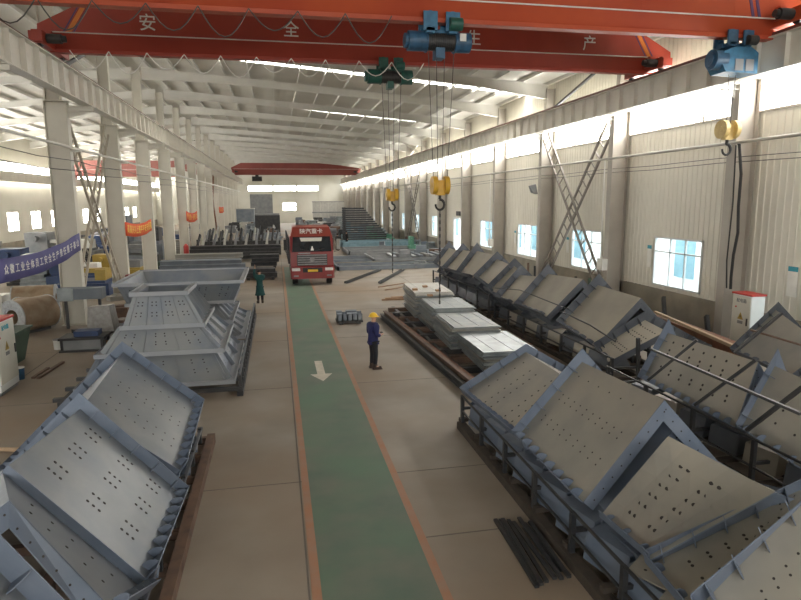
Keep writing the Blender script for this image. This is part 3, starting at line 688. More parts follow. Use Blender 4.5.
gL = 'lower nested chute pieces'
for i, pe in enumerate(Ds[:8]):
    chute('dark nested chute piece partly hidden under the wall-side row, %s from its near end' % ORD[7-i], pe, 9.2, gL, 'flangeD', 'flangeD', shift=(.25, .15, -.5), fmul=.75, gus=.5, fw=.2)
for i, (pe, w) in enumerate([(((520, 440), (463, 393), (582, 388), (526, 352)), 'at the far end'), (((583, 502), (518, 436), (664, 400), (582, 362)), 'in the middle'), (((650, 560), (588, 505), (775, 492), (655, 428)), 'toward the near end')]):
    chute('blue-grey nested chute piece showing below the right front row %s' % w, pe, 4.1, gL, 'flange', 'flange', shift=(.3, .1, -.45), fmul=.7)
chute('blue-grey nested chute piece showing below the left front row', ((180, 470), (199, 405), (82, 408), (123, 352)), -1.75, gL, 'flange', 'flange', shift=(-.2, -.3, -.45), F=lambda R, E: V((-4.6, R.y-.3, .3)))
def rackrow(label, X, Y0, Y1, ztop, posts, depth, m='rack', zb=.32, base='skid'):
    r = thing('pallet_rack', label, 'steel rack', (X+depth/2, (Y0+Y1)/2, 0))
    b = MB(); 
    for x in (X-.12, X+depth/2, X+depth): b.box(x-.09, x+.09, Y0, Y1, 0, .16)
    n = max(3, int((Y1-Y0)/1.0))
    for i in range(n+1):
        y = Y0+(Y1-Y0)*i/n; b.box(X-.15, X+depth+.1, y-.06, y+.06, .16, .24)
    b.build('skid_base', base, r)
    s = 1 if depth > 0 else -1
    for i in range(posts):
        y = Y0+.08+(Y1-Y0-.16)*i/(posts-1)
        MB().box(X-.14, X-.07, y-.04, y+.04, .16, ztop).build('post', m, r)
        MB().box(X+depth*.75, X+depth*.75+.07, y-.04, y+.04, .16, ztop*.9).build('post', m, r)
        MB().bar((X-.1, y, .5), (X+depth*.75, y, .5), .06).build('cross_bar', m, r)
    for z in (ztop, .44):
        MB().box(X-.125, X-.09, Y0, Y1, z-.02, z+.015).build('side_rail', m, r)
    MB().box(X+depth*.75+.01, X+depth*.75+.06, Y0, Y1, ztop*.9-.03, ztop*.9+.02).build('side_rail', m, r)
    return r
rackrow('dark steel rack with posts carrying the right front chute row', 4.1, 3.4, 12.9, .78, 8, 2.2)
rackrow('dark steel rack carrying the second right chute row', 8.3, 5.5, 13.9, .95, 6, 1.9)
rackrow('dark steel rack near the right frame edge before the cabinet', 11.6, 8.5, 13.6, 1.0, 4, 1.7)
rackrow('near dark rack under the chute row along the right wall', 9.15, 15.0, 24.6, .80, 7, 2.0)
rackrow('far dark rack under the chute row along the right wall', 9.15, 25.2, 35.2, 1.05, 7, 2.0)
# left rack : brown skid
r = thing('pallet_rack', 'rusty brown skid carrying the left front chute row', 'steel rack', (-3.3, 9, 0))
b = MB()
for x in (-1.58, -3.2, -4.9): b.box(x-.08, x+.08, 3.4, 13.25, 0, .2)
for i in range(11): b.box(-5.0, -1.5, 3.5+i*.96, 3.62+i*.96, .02, .16)
b.build('skid_base', 'rust', r)
MB().box(-1.78, -1.72, 3.4, 13.0, .40, .46).build('side_rail', 'flangeD', r)
for i in range(9): MB().box(-1.8, -1.73, 3.6+i*1.15, 3.68+i*1.15, .16, .5).build('post', 'rack', r)
# folded brackets under the eaves (nested lower parts)
def bracket(x, y, z, s, label, m='flange', rot=0., plate=False):
    r = thing('folded_steel_bracket', label, 'steel bracket', (x, y, z), 'folded brackets under the chute rows')
    c, sn = math.cos(rot), math.sin(rot)
    def T(p): return V((x+c*p[0]-sn*p[1], y+sn*p[0]+c*p[1], z+p[2]))
    pr = [(-.36*s, .02), (-.3*s, .42), (.14*s, .46), (.34*s, .05)] if not plate else [(-.3*s, .3), (.3*s, .42)]
    b = MB(); W = .34*s
    for i in range(len(pr)-1):
        (x0, z0), (x1, z1) = pr[i], pr[i+1]
        b.hexa([T((x0, -W, z0)), T((x1, -W, z1)), T((x1, W, z1)), T((x0, W, z0))], [T((x0, -W, z0+.02)), T((x1, -W, z1+.02)), T((x1, W, z1+.02)), T((x0, W, z0+.02))])
    b.build('web', m, r)
    if not plate:
        for yy in (-W, W):
            q = MB(); q.extr([T((p[0], yy-.008, p[1])) for p in pr], T((0, .016, 0))-T((0, 0, 0))); q.build('side_plate', m, r)
    else:
        q = MB()
        for i in (-1, 0, 1):
            for j in (-1, 1):
                p = T((i*.16*s, j*.14*s, .362+i*.032+.022)); q.cyl(p, p+V((0, 0, .003)), .02, 8)
        q.build('bolt', 'hole', r)
for i in range(9):
    bracket(9.6, 34.2-i*1.02, .3, 1.5, 'dark folded bracket inside the far wall-side rack, %s from its far end' % ORD[i], 'flangeD', rot=.2)
k = 0
for i in range(8):
    y = 12.2-i*.88
    bracket(4.5, y, .22, 1.1, 'blue-grey folded bracket on the right front rack under the plates, %s from the far end' % ORD[i], 'flange', rot=.25)
for i, y in enumerate((5.95, 5.35)):
    bracket(4.35, y, .45, .85, ('upper' if i == 0 else 'lower')+' small bolted plate jutting from the near end of right front rack', 'plateR', rot=.5, plate=True)
for i in range(7):
    bracket(-2.05, 12.4-i*1.05, .2, .85, 'blue-grey folded bracket on the left skid under the plates, %s from the far end' % ORD[i], 'flange', rot=.1)
for i in range(9):
    bracket(9.6, 23.8-i*.95, .25, 1.25, 'pale folded bracket inside the near wall-side rack, %s from its far end' % ORD[i], 'plateD' if i % 2 else 'flangeD', rot=.2)
for i in range(7):
    bracket(8.8, 12.9-i*.95, .25, .95, 'folded bracket inside the second right rack, %s from its far end' % ORD[i], 'plateD' if i % 3 == 1 else 'flangeD', rot=.2)
# straps and poles over the rows
def pxbar(p, q, zp, zq, w, m, label, name='steel_bar'):
    tag(MB().bar(onz(*p, zp), onz(*q, zq), w, w*.8).build(name, m), label, 'steel bar')
pxbar((651, 349), (801, 414), 2.25, 2.35, .05, 'rack', 'long dark bar lying across the strapped plates in the second right row')
def strap(p, q, zp, zq, label): pxbar(p, q, zp, zq, .07, 'rack', label, 'strap_bar')
E0 = onx(647, 379, 8.4)
strap((648, 380), (697, 340), 1.2, 2.22, 'dark bar clamped over the far end of the strapped dusty plate')
strap((695, 405), (756, 360), 1.15, 2.3, 'dark bar clamped over the near end of the strapped dusty plate')
strap((747, 430), (803, 387), 1.2, 2.3, 'dark bar over the chute plate at the right frame edge')
strap((734, 353), (782, 313), 1.4, 2.4, 'dark bar over the chute plate before the white cabinet')
pxbar((751, 330), (801, 345), 1.9, 1.8, .05, 'rust', 'thin brown bar across the chute plate before the white cabinet')
b = MB(); b.tube([onz(600-32, 309, 1.9), onz(545, 300, 2.0), onz(520, 290, 1.9), onz(495, 288, 1.6)], .018, 6); tag(b.build('strap_bar', 'rack'), 'thin bent rod over the middle of the wall-side chute row', 'steel bar')
b = MB(); b.tube([onz(560, 311, 2.0), onz(590, 325, 1.9), onz(616, 342, 1.5)], .02, 6); tag(b.build('strap_bar', 'rack'), 'thin bent rod over the near end of the wall-side chute row', 'steel bar')
for i, (px, pyt, pyb) in enumerate([(638, 338, 392), (571, 376, 402), (649, 346, 372), (610, 373, 400)]):
    p = onz(px, pyb, 0); t = ony(px, pyt, p.y)
    tag(MB().bar(p, t, .08).build('upright_post', 'rack'), 'dark loose upright post between the right chute rows, %s counted rightward' % ['third', 'first', 'fourth', 'second'][i], 'post')
# loose bars on the floor by the right front rack
for i in range(9):
    a = onz(496+i*4.2+random.uniform(-2, 2), 518+random.uniform(-3, 3)+abs(i-3)*1.2, .03+.03*(i % 3)); c = onz(536+i*4.6+random.uniform(-4, 4), 588-random.uniform(0, 14)-i, .03+.03*(i % 3))
    tag(MB().bar(a, c, .06, .035).build('steel_bar', 'rack'), 'dark flat bar in the loose heap on the floor beside right front rack', 'steel bar', 'loose flat bars on the floor')

# ---------------------------------------------------------------- hoppers
def hopper(label, bot, top, zb, zt, m='hopper', fl=.13, ribs=4, top_open=True, topfl=True, botfl=True, inner='mgrey'):
    (bx0, bx1, by0, by1), (tx0, tx1, ty0, ty1) = bot, top
    r = thing('steel_hopper', label, 'hopper', ((bx0+bx1)/2, (by0+by1)/2, zb), 'stacked hopper sections')
    B = [V((bx0, by0, zb)), V((bx1, by0, zb)), V((bx1, by1, zb)), V((bx0, by1, zb))]; T = [V((tx0, ty0, zt)), V((tx1, ty0, zt)), V((tx1, ty1, zt)), V((tx0, ty1, zt))]
    b = MB(); t = .02
    for i in range(4):
        j = (i+1) % 4; n = (B[j]-B[i]).cross(T[i]-B[i]).normalized()
        b.hexa([B[i], B[j], B[j]-n*t, B[i]-n*t], [T[i], T[j], T[j]-n*t, T[i]-n*t])
        # bolts
        L = (B[j]-B[i]).length
        if i in (0, 1):
            for a in range(ribs):
                for (uu, vv) in ((.35, .3), (.65, .3), (.35, .62), (.65, .62), (.35, .4), (.65, .4), (.35, .72), (.65, .72)):
                    u = (a+uu)/ribs; p = (B[i]*(1-u)+B[j]*u)*(1-vv)+(T[i]*(1-u)+T[j]*u)*vv
                    d1 = (B[j]-B[i]).normalized(); d2 = n.cross(d1)
                    b.add([p+n*.004+(d1*math.cos(q)+d2*math.sin(q))*.022 for q in [k*math.pi/3 for k in range(6)]], [tuple(range(6))], 1)
    b.build('shell', [m, 'hole'], r)
    for (Pp, z, on) in ((T, zt, topfl), (B, zb, botfl)):
        if not on: continue
        q = MB(); x0, x1, y0, y1 = Pp[0].x, Pp[1].x, Pp[0].y, Pp[2].y; f = fl
        for (a, c, d, e) in ((x0-f, x1+f, y0-f, y0), (x0-f, x1+f, y1, y1+f), (x0-f, x0, y0, y1), (x1, x1+f, y0, y1)): q.box(a, c, d, e, z-.015, z+.015)
        q.box(x0-f, x1+f, y0-f-.012, y0-f, z-.06, z+.06); q.box(x1+f, x1+f+.012, y0-f, y1+f, z-.06, z+.06); q.box(x0-f-.012, x0-f, y0-f, y1+f, z-.06, z+.06); q.box(x0-f, x1+f, y1+f, y1+f+.012, z-.06, z+.06)
        q.build('flange', 'hopfl_lit', r)
    for i in range(4):
        j = (i+1) % 4; n = (B[j]-B[i]).cross(T[i]-B[i]).normalized()
        d1 = (B[j]-B[i]).normalized()*.008
        for a in range(ribs+1):
            u = a/ribs*.96+.02; p = B[i]*(1-u)+B[j]*u; q = T[i]*(1-u)+T[j]*u; w = .05 if i in (0, 2) else .12
            g_ = MB(); g_.hexa([p-d1, p+d1, p+d1+n*w, p-d1+n*w], [q-d1, q+d1, q+d1+n*w*.6, q-d1+n*w*.6]); g_.build('rib', m, r)
    return r
hopper('smallest hopper section with open top crowning the near stack', (-4.25, -2.3, 18.05, 20.6), (-4.0, -2.75, 18.35, 20.0), 1.72, 2.62, fl=.16)
hopper('middle hopper section of the near stack', (-4.85, -1.8, 17.75, 21.0), (-4.45, -2.35, 18.1, 20.6), 1.02, 1.68, ribs=3, topfl=False, fl=.2)
hopper('lowest widest hopper section of the near stack', (-5.2, -1.5, 17.0, 21.5), (-4.95, -1.95, 17.75, 21.0), .3, .98, ribs=3, topfl=False, fl=.2)
hopper('large upright rectangular hopper open at top behind the near stack', (-5.35, -1.85, 23.45, 27.1), (-5.65, -1.45, 23.15, 27.4), 1.5, 2.28, ribs=5, fl=.16)
hopper('hopper section carrying the large upright one', (-5.4, -1.95, 23.2, 27.3), (-4.9, -2.5, 23.75, 26.7), .8, 1.44, ribs=4, topfl=False, fl=.2)
hopper('lowest hopper section under the large upright one', (-5.7, -1.5, 22.7, 27.6), (-5.3, -2.1, 23.2, 27.1), .3, .76, ribs=4, topfl=False, fl=.2)
hopper('small open hopper rim standing behind the large upright hopper', (-5.4, -2.6, 31.6, 34.2), (-5.0, -2.9, 31.9, 33.9), .06, 1.5, ribs=3)
r = thing('pallet_rack', 'dark steel skid under the stacked hopper sections', 'steel rack', (-3.2, 22, 0))
b = MB()
for x in (-1.15, -3.2, -5.6): b.box(x-.08, x+.08, 16.4, 28.2, 0, .14)
for i in range(13): b.box(-5.8, -1.1, 16.45+i*.95, 16.57+i*.95, .14, .24)
b.build('skid_base', 'rack', r)
for i in range(12): MB().box(-1.18, -1.1, 16.5+i*1.05, 16.56+i*1.05, .14, .62).build('post', 'rack', r)
MB().box(-1.17, -1.11, 16.4, 28.2, .58, .63).build('side_rail', 'flangeD', r)

# ---------------------------------------------------------------- sheet stack and rails under it
def rotbox(b, cx, cy, hx, hy, z0, z1, a, mi=0):
    c, s = math.cos(a), math.sin(a); L = [(cx+c*x-s*y, cy+s*x+c*y) for x, y in ((-hx, -hy), (hx, -hy), (hx, hy), (-hx, hy))]
    b.hexa([(x, y, z0) for x, y in L], [(x, y, z1) for x, y in L], mi)
def stack(cx, cy, hx, hy, z0, n, th, mats, where, a0):
    random.seed(n)
    z = z0
    for i in range(n):
        b = MB(); t = th*random.uniform(.8, 1.1); dx, dy = random.uniform(-.09, .09), random.uniform(-.1, .1)
        rotbox(b, cx+dx, cy+dy, hx*random.uniform(.94, 1.03), hy*random.uniform(.93, 1), z, z+t*.35, a0+random.uniform(-.03, .03))
        rotbox(b, cx+dx, cy+dy, hx*random.uniform(.86, .97), hy*random.uniform(.93, 1), z+t*.35, z+t*.7, a0+random.uniform(-.03, .03)); rotbox(b, cx+dx, cy+dy, hx*random.uniform(.92, 1.02), hy*random.uniform(.93, 1), z+t*.7, z+t, a0+random.uniform(-.03, .03))
        for q in (-.55, .1, .7): b.box(cx+q*hx-.015, cx+q*hx+.015, cy-hy*.9, cy+hy*.9, z+t, z+t+.01)
        pos = 'topmost' if i == n-1 else ('bottom' if i == 0 else '%s from the floor' % ORD[i])
        tag(b.build('steel_sheet', mats[i % len(mats)] if i < n-1 else mats[-1]), '%s bundled sheet panel, %s in its pile' % (where, pos), 'metal sheet', 'stacked sheet panels')
        z += t+.012
    return z
a0 = -.03
stack(6.6, 17.75, .86, 1.42, .22, 8, .072, ['galv', 'galv2', 'galv', 'galvd', 'galv2', 'galv'], 'nearest low', a0)
stack(6.5, 20.62, .84, 1.38, .22, 9, .078, ['galvd', 'galv', 'galv2', 'galv', 'galvd'], 'lower middle', a0)
stack(6.5, 23.4, .82, 1.35, .22, 11, .078, ['galv', 'galvd', 'galv2', 'galvd'], 'upper middle', a0)
ztop = stack(6.55, 26.45, .86, 1.6, .22, 13, .078, ['galvd', 'galv2', 'galv', 'galv3'], 'farthest tall', a0)
for i, (px, py) in enumerate(((415, 290), (425, 287), (438, 291), (430, 296))):
    p = onz(px, py, ztop); p.y = min(p.y, 27.6); b = MB(); b.box(p.x-.1, p.x+.1, p.y-.1, p.y+.1, ztop-.01, ztop+.07); tag(b.build('wood_block', 'wood'), 'small wooden block on top of the tall white sheets, %s one' % ['left', 'far', 'right', 'near'][i], 'wood block')
r = thing('timber_skid', 'dark ladder-like skid under the sheet panel stack', 'skid', (5.7, 21, 0))
b = MB(); b.box(5.25, 5.38, 15.2, 28.4, 0, .16); b.box(7.2, 7.33, 15.8, 28.4, 0, .16)
b.build('runner', 'dark', r)
for i in range(11): MB().box(5.0, 7.35, 15.9+i*1.18, 16.15+i*1.18, .0 if i == 99 else .02, .2).build('cross_piece', 'dark' if i % 2 else 'rust', r)
for i, (x0, dx, m, h, lab) in enumerate([(4.42, .5, 'rack', .22, 'outer dark steel channel of the long bundle beside the sheet stack'), (4.56, .52, 'rust', .34, 'middle dusty steel channel of the long bundle beside the sheet stack'), (4.74, .54, 'rust2', .26, 'inner rusty steel channel of the long bundle beside the sheet stack')]):
    b = MB()
    for (z0, z1, w) in ((0, .03, .07), (h-.03, h, .07), (.03, h-.03, .015)):
        b.hexa([(x0-w, 26.4, z0), (x0+w, 26.4, z0), (x0+dx+w, 14.8, z0), (x0+dx-w, 14.8, z0)], [(x0-w, 26.4, z1), (x0+w, 26.4, z1), (x0+dx+w, 14.8, z1), (x0+dx-w, 14.8, z1)])
    tag(b.build('steel_channel', m), lab, 'steel beam')
# pallet of brackets on the lane edge
r = thing('bracket_pallet', 'low pallet of grey steel brackets on the open floor behind the worker', 'pallet', (2.9, 25.8, 0))
MB().box(2.35, 3.45, 25.4, 26.2, .06, .14).box(2.45, 2.6, 25.4, 26.2, 0, .06).box(3.2, 3.35, 25.4, 26.2, 0, .06).build('base', 'dark', r)
for i in range(5):
    for j in range(2):
        b = MB(); x = 2.38+i*.215; y = 25.45+j*.38; h = .28+.1*((i*3+j) % 3)/2
        b.box(x, x+.19, y, y+.02, .14, .14+h); b.box(x, x+.02, y, y+.3, .14, .14+h); b.box(x+.17, x+.19, y, y+.3, .14, .14+h); b.box(x, x+.19, y, y+.3, .14, .17)
        if i in (0, 2, 3): b.box(x-.02, x+.21, y-.02, y+.3, .14+h, .17+h)
        b.build('bracket', 'mgrey2', r)
r = thing('timber_pile', 'few brown boards lying on the floor beyond the sheet stack', 'boards', (6, 31.5, 0)); b = MB()
for i in range(4): rotbox(b, 6.0+.1*i, 31.2+.17*i, .75-.1*i, .08, .0+.04*(i % 2), .04+.04*(i % 2)+.03, .05*i-.05)
b.build('board', 'wood', r)
b = MB(); b.tube([onz(378, 287, .03), onz(392, 285, .05), onz(405, 283, .03)], .03, 5); b.tube([onz(385, 290, .03), onz(398, 288, .06), onz(408, 285, .03)], .03, 5); tag(b.build('rope_coil', 'wood'), 'brown sling rope on the floor near the far end of the sheets', 'rope')
for p, q, lab in (((346, 283), (380, 270), 'left of two dark beams lying on the floor by the truck'), ((380, 283), (403, 270), 'right of two dark beams lying on the floor by the truck')):
    P, Q = onz(*p, .08), onz(*q, .08); tag(MB().bar(P, Q, .2, .05).bar(P+V((-.1, 0, .04)), Q+V((-.1, 0, .04)), .02, .12).bar(P+V((.1, 0, .04)), Q+V((.1, 0, .04)), .02, .12).build('steel_channel', 'rack'), lab, 'steel beam')
for a in [((257, 293), (281, 296), 'dark')]: pass
# flat frames beyond the truck
def flatframe(x0, x1, y0, y1, z0, z1, n, m, label, name='welded_frame'):
    r = thing(name, label, 'steel frame', ((x0+x1)/2, (y0+y1)/2, z0)); b = MB()
    b.box(x0, x1, y0, y0+.15, z0, z1); b.box(x0, x1, y1-.15, y1, z0, z1); b.box(x0, x0+.15, y0, y1, z0, z1); b.box(x1-.15, x1, y0, y1, z0, z1)
    b.build('border_beam', m, r)
    for i in range(1, n): 
        y = y0+(y1-y0)*i/n; MB().box(x0, x1, y-.08, y+.08, z0+.03, z1-.05).build('cross_beam', m, r)
flatframe(4.3, 15.0, 45.5, 54.5, .02, .32, 3, 'mgrey2', 'wide flat grey steel frame on the floor right of the truck')
flatframe(7.5, 15.0, 48.5, 54, .34, .56, 3, 'mgrey', 'smaller frame lying on the wide flat grey frame')
flatframe(6.6, 15.2, 58, 64, .02, .4, 3, 'mgrey', 'second flat frame farther behind the truck')
flatframe(6.8, 15.2, 66.5, 70.3, .2, .7, 4, 'blue2', 'bluish raised frame bench before the green machines')
for i in range(9):
    x = 9.3+i*.55; tag(MB().box(x, x+.3, 49.2, 52.8, .57, .65+.05*(i % 3)).build('steel_plate', ['galv', 'mgrey2', 'galv2'][i % 3]), 'loose plate strip on the smaller flat frame behind the wall row', 'steel plate', 'plate strips on the flat frame')
# tall stack of grating
z = .6
tag(MB().box(7.5, 13.3, 71.5, 73.6, 0, .6).build('support_stand', 'mgrey'), 'low grey stand under the tall stepped dark panel stack', 'stand')
tag(MB().box(7.2, 13.6, 70.6, 71.3, 0, .5).build('support_stand', 'mgreen'), 'green low beam before the tall stepped dark panel stack', 'stand')
for i in range(15):
    w = 4.9-(max(0, i-2)*.22); b = MB(); x0 = 7.8; b.box(x0, x0+w, 71.7, 73.5, z, z+.05); b.box(x0, x0+w, 71.65, 71.75, z, z+.2)
    for j in range(6): b.box(x0-.15, x0+.15, 71.8+j*.3, 71.86+j*.3, z, z+.22)
    tag(b.build('steel_grating', 'rack'), 'dark grating in the tall stepped stack right of the truck, %s from the bottom' % ORD[i], 'panel', 'tall stepped dark panel stack'); z += .255

# ---------------------------------------------------------------- truck
def truck():
    X0, X1, Y = .72, 3.42, 38.2
    r = thing('heavy_truck', 'red heavy flatbed truck parked on the green walkway', 'truck', ((X0+X1)/2, Y+5, 0))
    xm = (X0+X1)/2
    b = MB()   # cab profile in YZ extruded over X, with tapered front
    pr = [(Y+.05, .75), (Y-.02, 1.2), (Y, 2.05), (Y+.28, 3.05), (Y+2.1, 3.05), (Y+2.1, .75)]
    b.extr([(X0+.04, y, z) for y, z in pr], (X1-X0-.08, 0, 0)); cab = b.build('cab', 'truck', r)
    b = MB(); b.hexa([(X0+.06, Y+.22, 3.0), (X1-.06, Y+.22, 3.0), (X1-.06, Y+2.0, 3.0), (X0+.06, Y+2.0, 3.0)], [(X0+.22, Y+.5, 3.58), (X1-.22, Y+.5, 3.58), (X1-.22, Y+2.0, 3.66), (X0+.22, Y+2.0, 3.66)])
    b.build('roof_fairing', 'truckd', r)
    text('lettering', '陕汽重卡', .36, frame((xm, Y+.36-.012, 3.31), (1, 0, 0), (0, .28, .58)), 'white', r)
    b = MB(); b.hexa([(X0+.14, Y-.02, 2.08), (X1-.14, Y-.02, 2.08), (X1-.14, Y+.09, 2.08), (X0+.14, Y+.09, 2.08)], [(X0+.2, Y+.245, 3.02), (X1-.2, Y+.245, 3.02), (X1-.2, Y+.31, 3.02), (X0+.2, Y+.31, 3.02)])
    ws = b.build('windshield', 'tglass', r)
    MB().hexa([(X0+.7, Y+.14, 2.72), (X1-.75, Y+.14, 2.72), (X1-.75, Y+.17, 2.72), (X0+.7, Y+.17, 2.72)], [(X0+.62, Y+.205, 2.94), (X1-.7, Y+.205, 2.94), (X1-.7, Y+.235, 2.94), (X0+.62, Y+.235, 2.94)]).build('visor_board', 'cab', ws)
    for s in (-1, 1): MB().bar((xm+s*.2, Y-.02, 2.13), (xm+s*.75, Y+.01, 2.26), .03).build('wiper', 'black', ws)
    MB().hexa([(xm-.08, Y-.02, 2.16), (xm+.12, Y-.02, 2.16), (xm+.12, Y+.04, 2.16), (xm-.08, Y+.04, 2.16)], [(xm, Y+.04, 2.42), (xm+.04, Y+.04, 2.42), (xm+.04, Y+.09, 2.42), (xm, Y+.09, 2.42)]).build('dashboard_ornament', 'white', ws)
    b = MB(); b.box(X0+.42, X1-.42, Y-.07, Y+.02, 1.22, 1.92)
    gr = b.build('grille', 'dark', r)
    for i in range(5): MB().box(X0+.46, X1-.46, Y-.10, Y-.07, 1.27+i*.14, 1.34+i*.14).build('grille_bar', 'chrome', gr)
    MB().cyl((xm, Y-.10, 1.6), (xm, Y-.13, 1.6), .15, 18).build('emblem', 'chrome', gr)
    MB().box(xm-.85, xm-.1, Y-.025, Y-.012, 1.97, 2.02).build('chrome_strip', 'galv', r)
    b = MB(); b.extr([(X0, Y-.05, .42), (X0+.1, Y-.22, .42), (X1-.1, Y-.22, .42), (X1, Y-.05, .42), (X1, Y+.5, .42), (X0, Y+.5, .42)], (0, 0, .72)); bp = b.build('bumper', 'truck', r)
    MB().box(X0+.75, X1-.75, Y-.235, Y-.21, .82, 1.1).build('lower_grille', 'black', bp)
    MB().box(xm-.3, xm+.32, Y-.25, Y-.236, .86, 1.0).build('number_plate', 'plate', bp)
    for s in (0, 1):
        x = X0+.08 if s == 0 else X1-.58
        MB().box(x, x+.5, Y-.235, Y-.2, .92, 1.1).build('headlight', 'lamp', bp)
        MB().box(x+.1, x+.4, Y-.235, Y-.2, .56, .66).build('fog_light', 'chrome', bp)
    for s, x in ((-1, X0-.02), (1, X1+.02)):
        m_ = MB(); m_.tube([(x, Y+.2, 2.95), (x+s*.26, Y, 2.95), (x+s*.26, Y, 2.1), (x, Y+.15, 2.05)], .025, 6); m_.build('mirror_arm', 'black', r)
        MB().box(x+s*.26-.09, x+s*.26+.09, Y-.02, Y+.08, 2.2, 2.85).build('mirror', 'black' if s < 0 else 'galv2', r)
        MB().box(x-.02, x+.02, Y+.5, Y+1.3, 2.1, 2.9).build('side_window', 'tglass', r)
    for yy in (Y+.75, Y+4.2, Y+8.6, Y+9.9):
        for x in (X0+.28, X1-.28):
            w = MB().cyl((x-.16, yy, .5), (x+.16, yy, .5), .5, 24).build('wheel', 'black', r)
            MB().cyl((x-.17, yy, .5), (x+.17, yy, .5), .24, 16).build('hub', 'chrome', w)
    MB().box(X0+.7, X1-.7, Y+1.5, Y+11, .75, 1.05).build('chassis', 'dark', r)
    MB().box(X0, X1, Y+2.6, Y+11.3, 1.1, 1.25).build('flatbed', 'dark', r)
    MB().box(X0, X1, Y+2.55, Y+2.65, 1.25, 2.6).build('headboard', 'dark', r)
    for yy in (2.7, 4.4, 6.1, 7.8, 9.5, 11.2):
        for x in (X0-.05, X1+.05): MB().box(x-.04, x+.04, Y+yy-.05, Y+yy+.05, 1.1, 2.9 if x < xm else 2.3).build('stake', 'rack', r)
truck()

# ---------------------------------------------------------------- people
def skinned(name, J, E, root, m, parent, sub=2):
    """J: list of (pos, radius or (rx,ry)); E: edges"""
    off = wl(parent); me = bpy.data.meshes.new(name); me.from_pydata([V(p)-off for p, _ in J], E, [])
    me.materials.append(M[m]); o = bpy.data.objects.new(name, me); COL.objects.link(o); o.parent = parent
    sm = o.modifiers.new('Skin', 'SKIN'); sm.use_smooth_shade = True
    sv = me.skin_vertices[0].data
    for i, (_, rr) in enumerate(J): sv[i].radius = (rr, rr) if not isinstance(rr, tuple) else rr; sv[i].use_root = (i == root)
    ss = o.modifiers.new('Sub', 'SUBSURF'); ss.levels = sub; ss.render_levels = sub
    return o
def ball(b, c, rx, ry, rz, n=12, mi=0, z0=-1., z1=1.):
    c = V(c); vs = []; k = 8
    for i in range(k+1):
        t = z0+(z1-z0)*i/k; t = max(-.999, min(.999, t)); q = math.sqrt(1-t*t)
        for j in range(n): a = 2*math.pi*j/n; vs.append(c+V((rx*q*math.cos(a), ry*q*math.sin(a), rz*t)))
    fs = [(i*n+j, i*n+(j+1) % n, (i+1)*n+(j+1) % n, (i+1)*n+j) for i in range(k) for j in range(n)]
    fs += [tuple(range(n))[::-1], tuple(k*n+j for j in range(n))]
    b.add(vs, fs, mi, True)
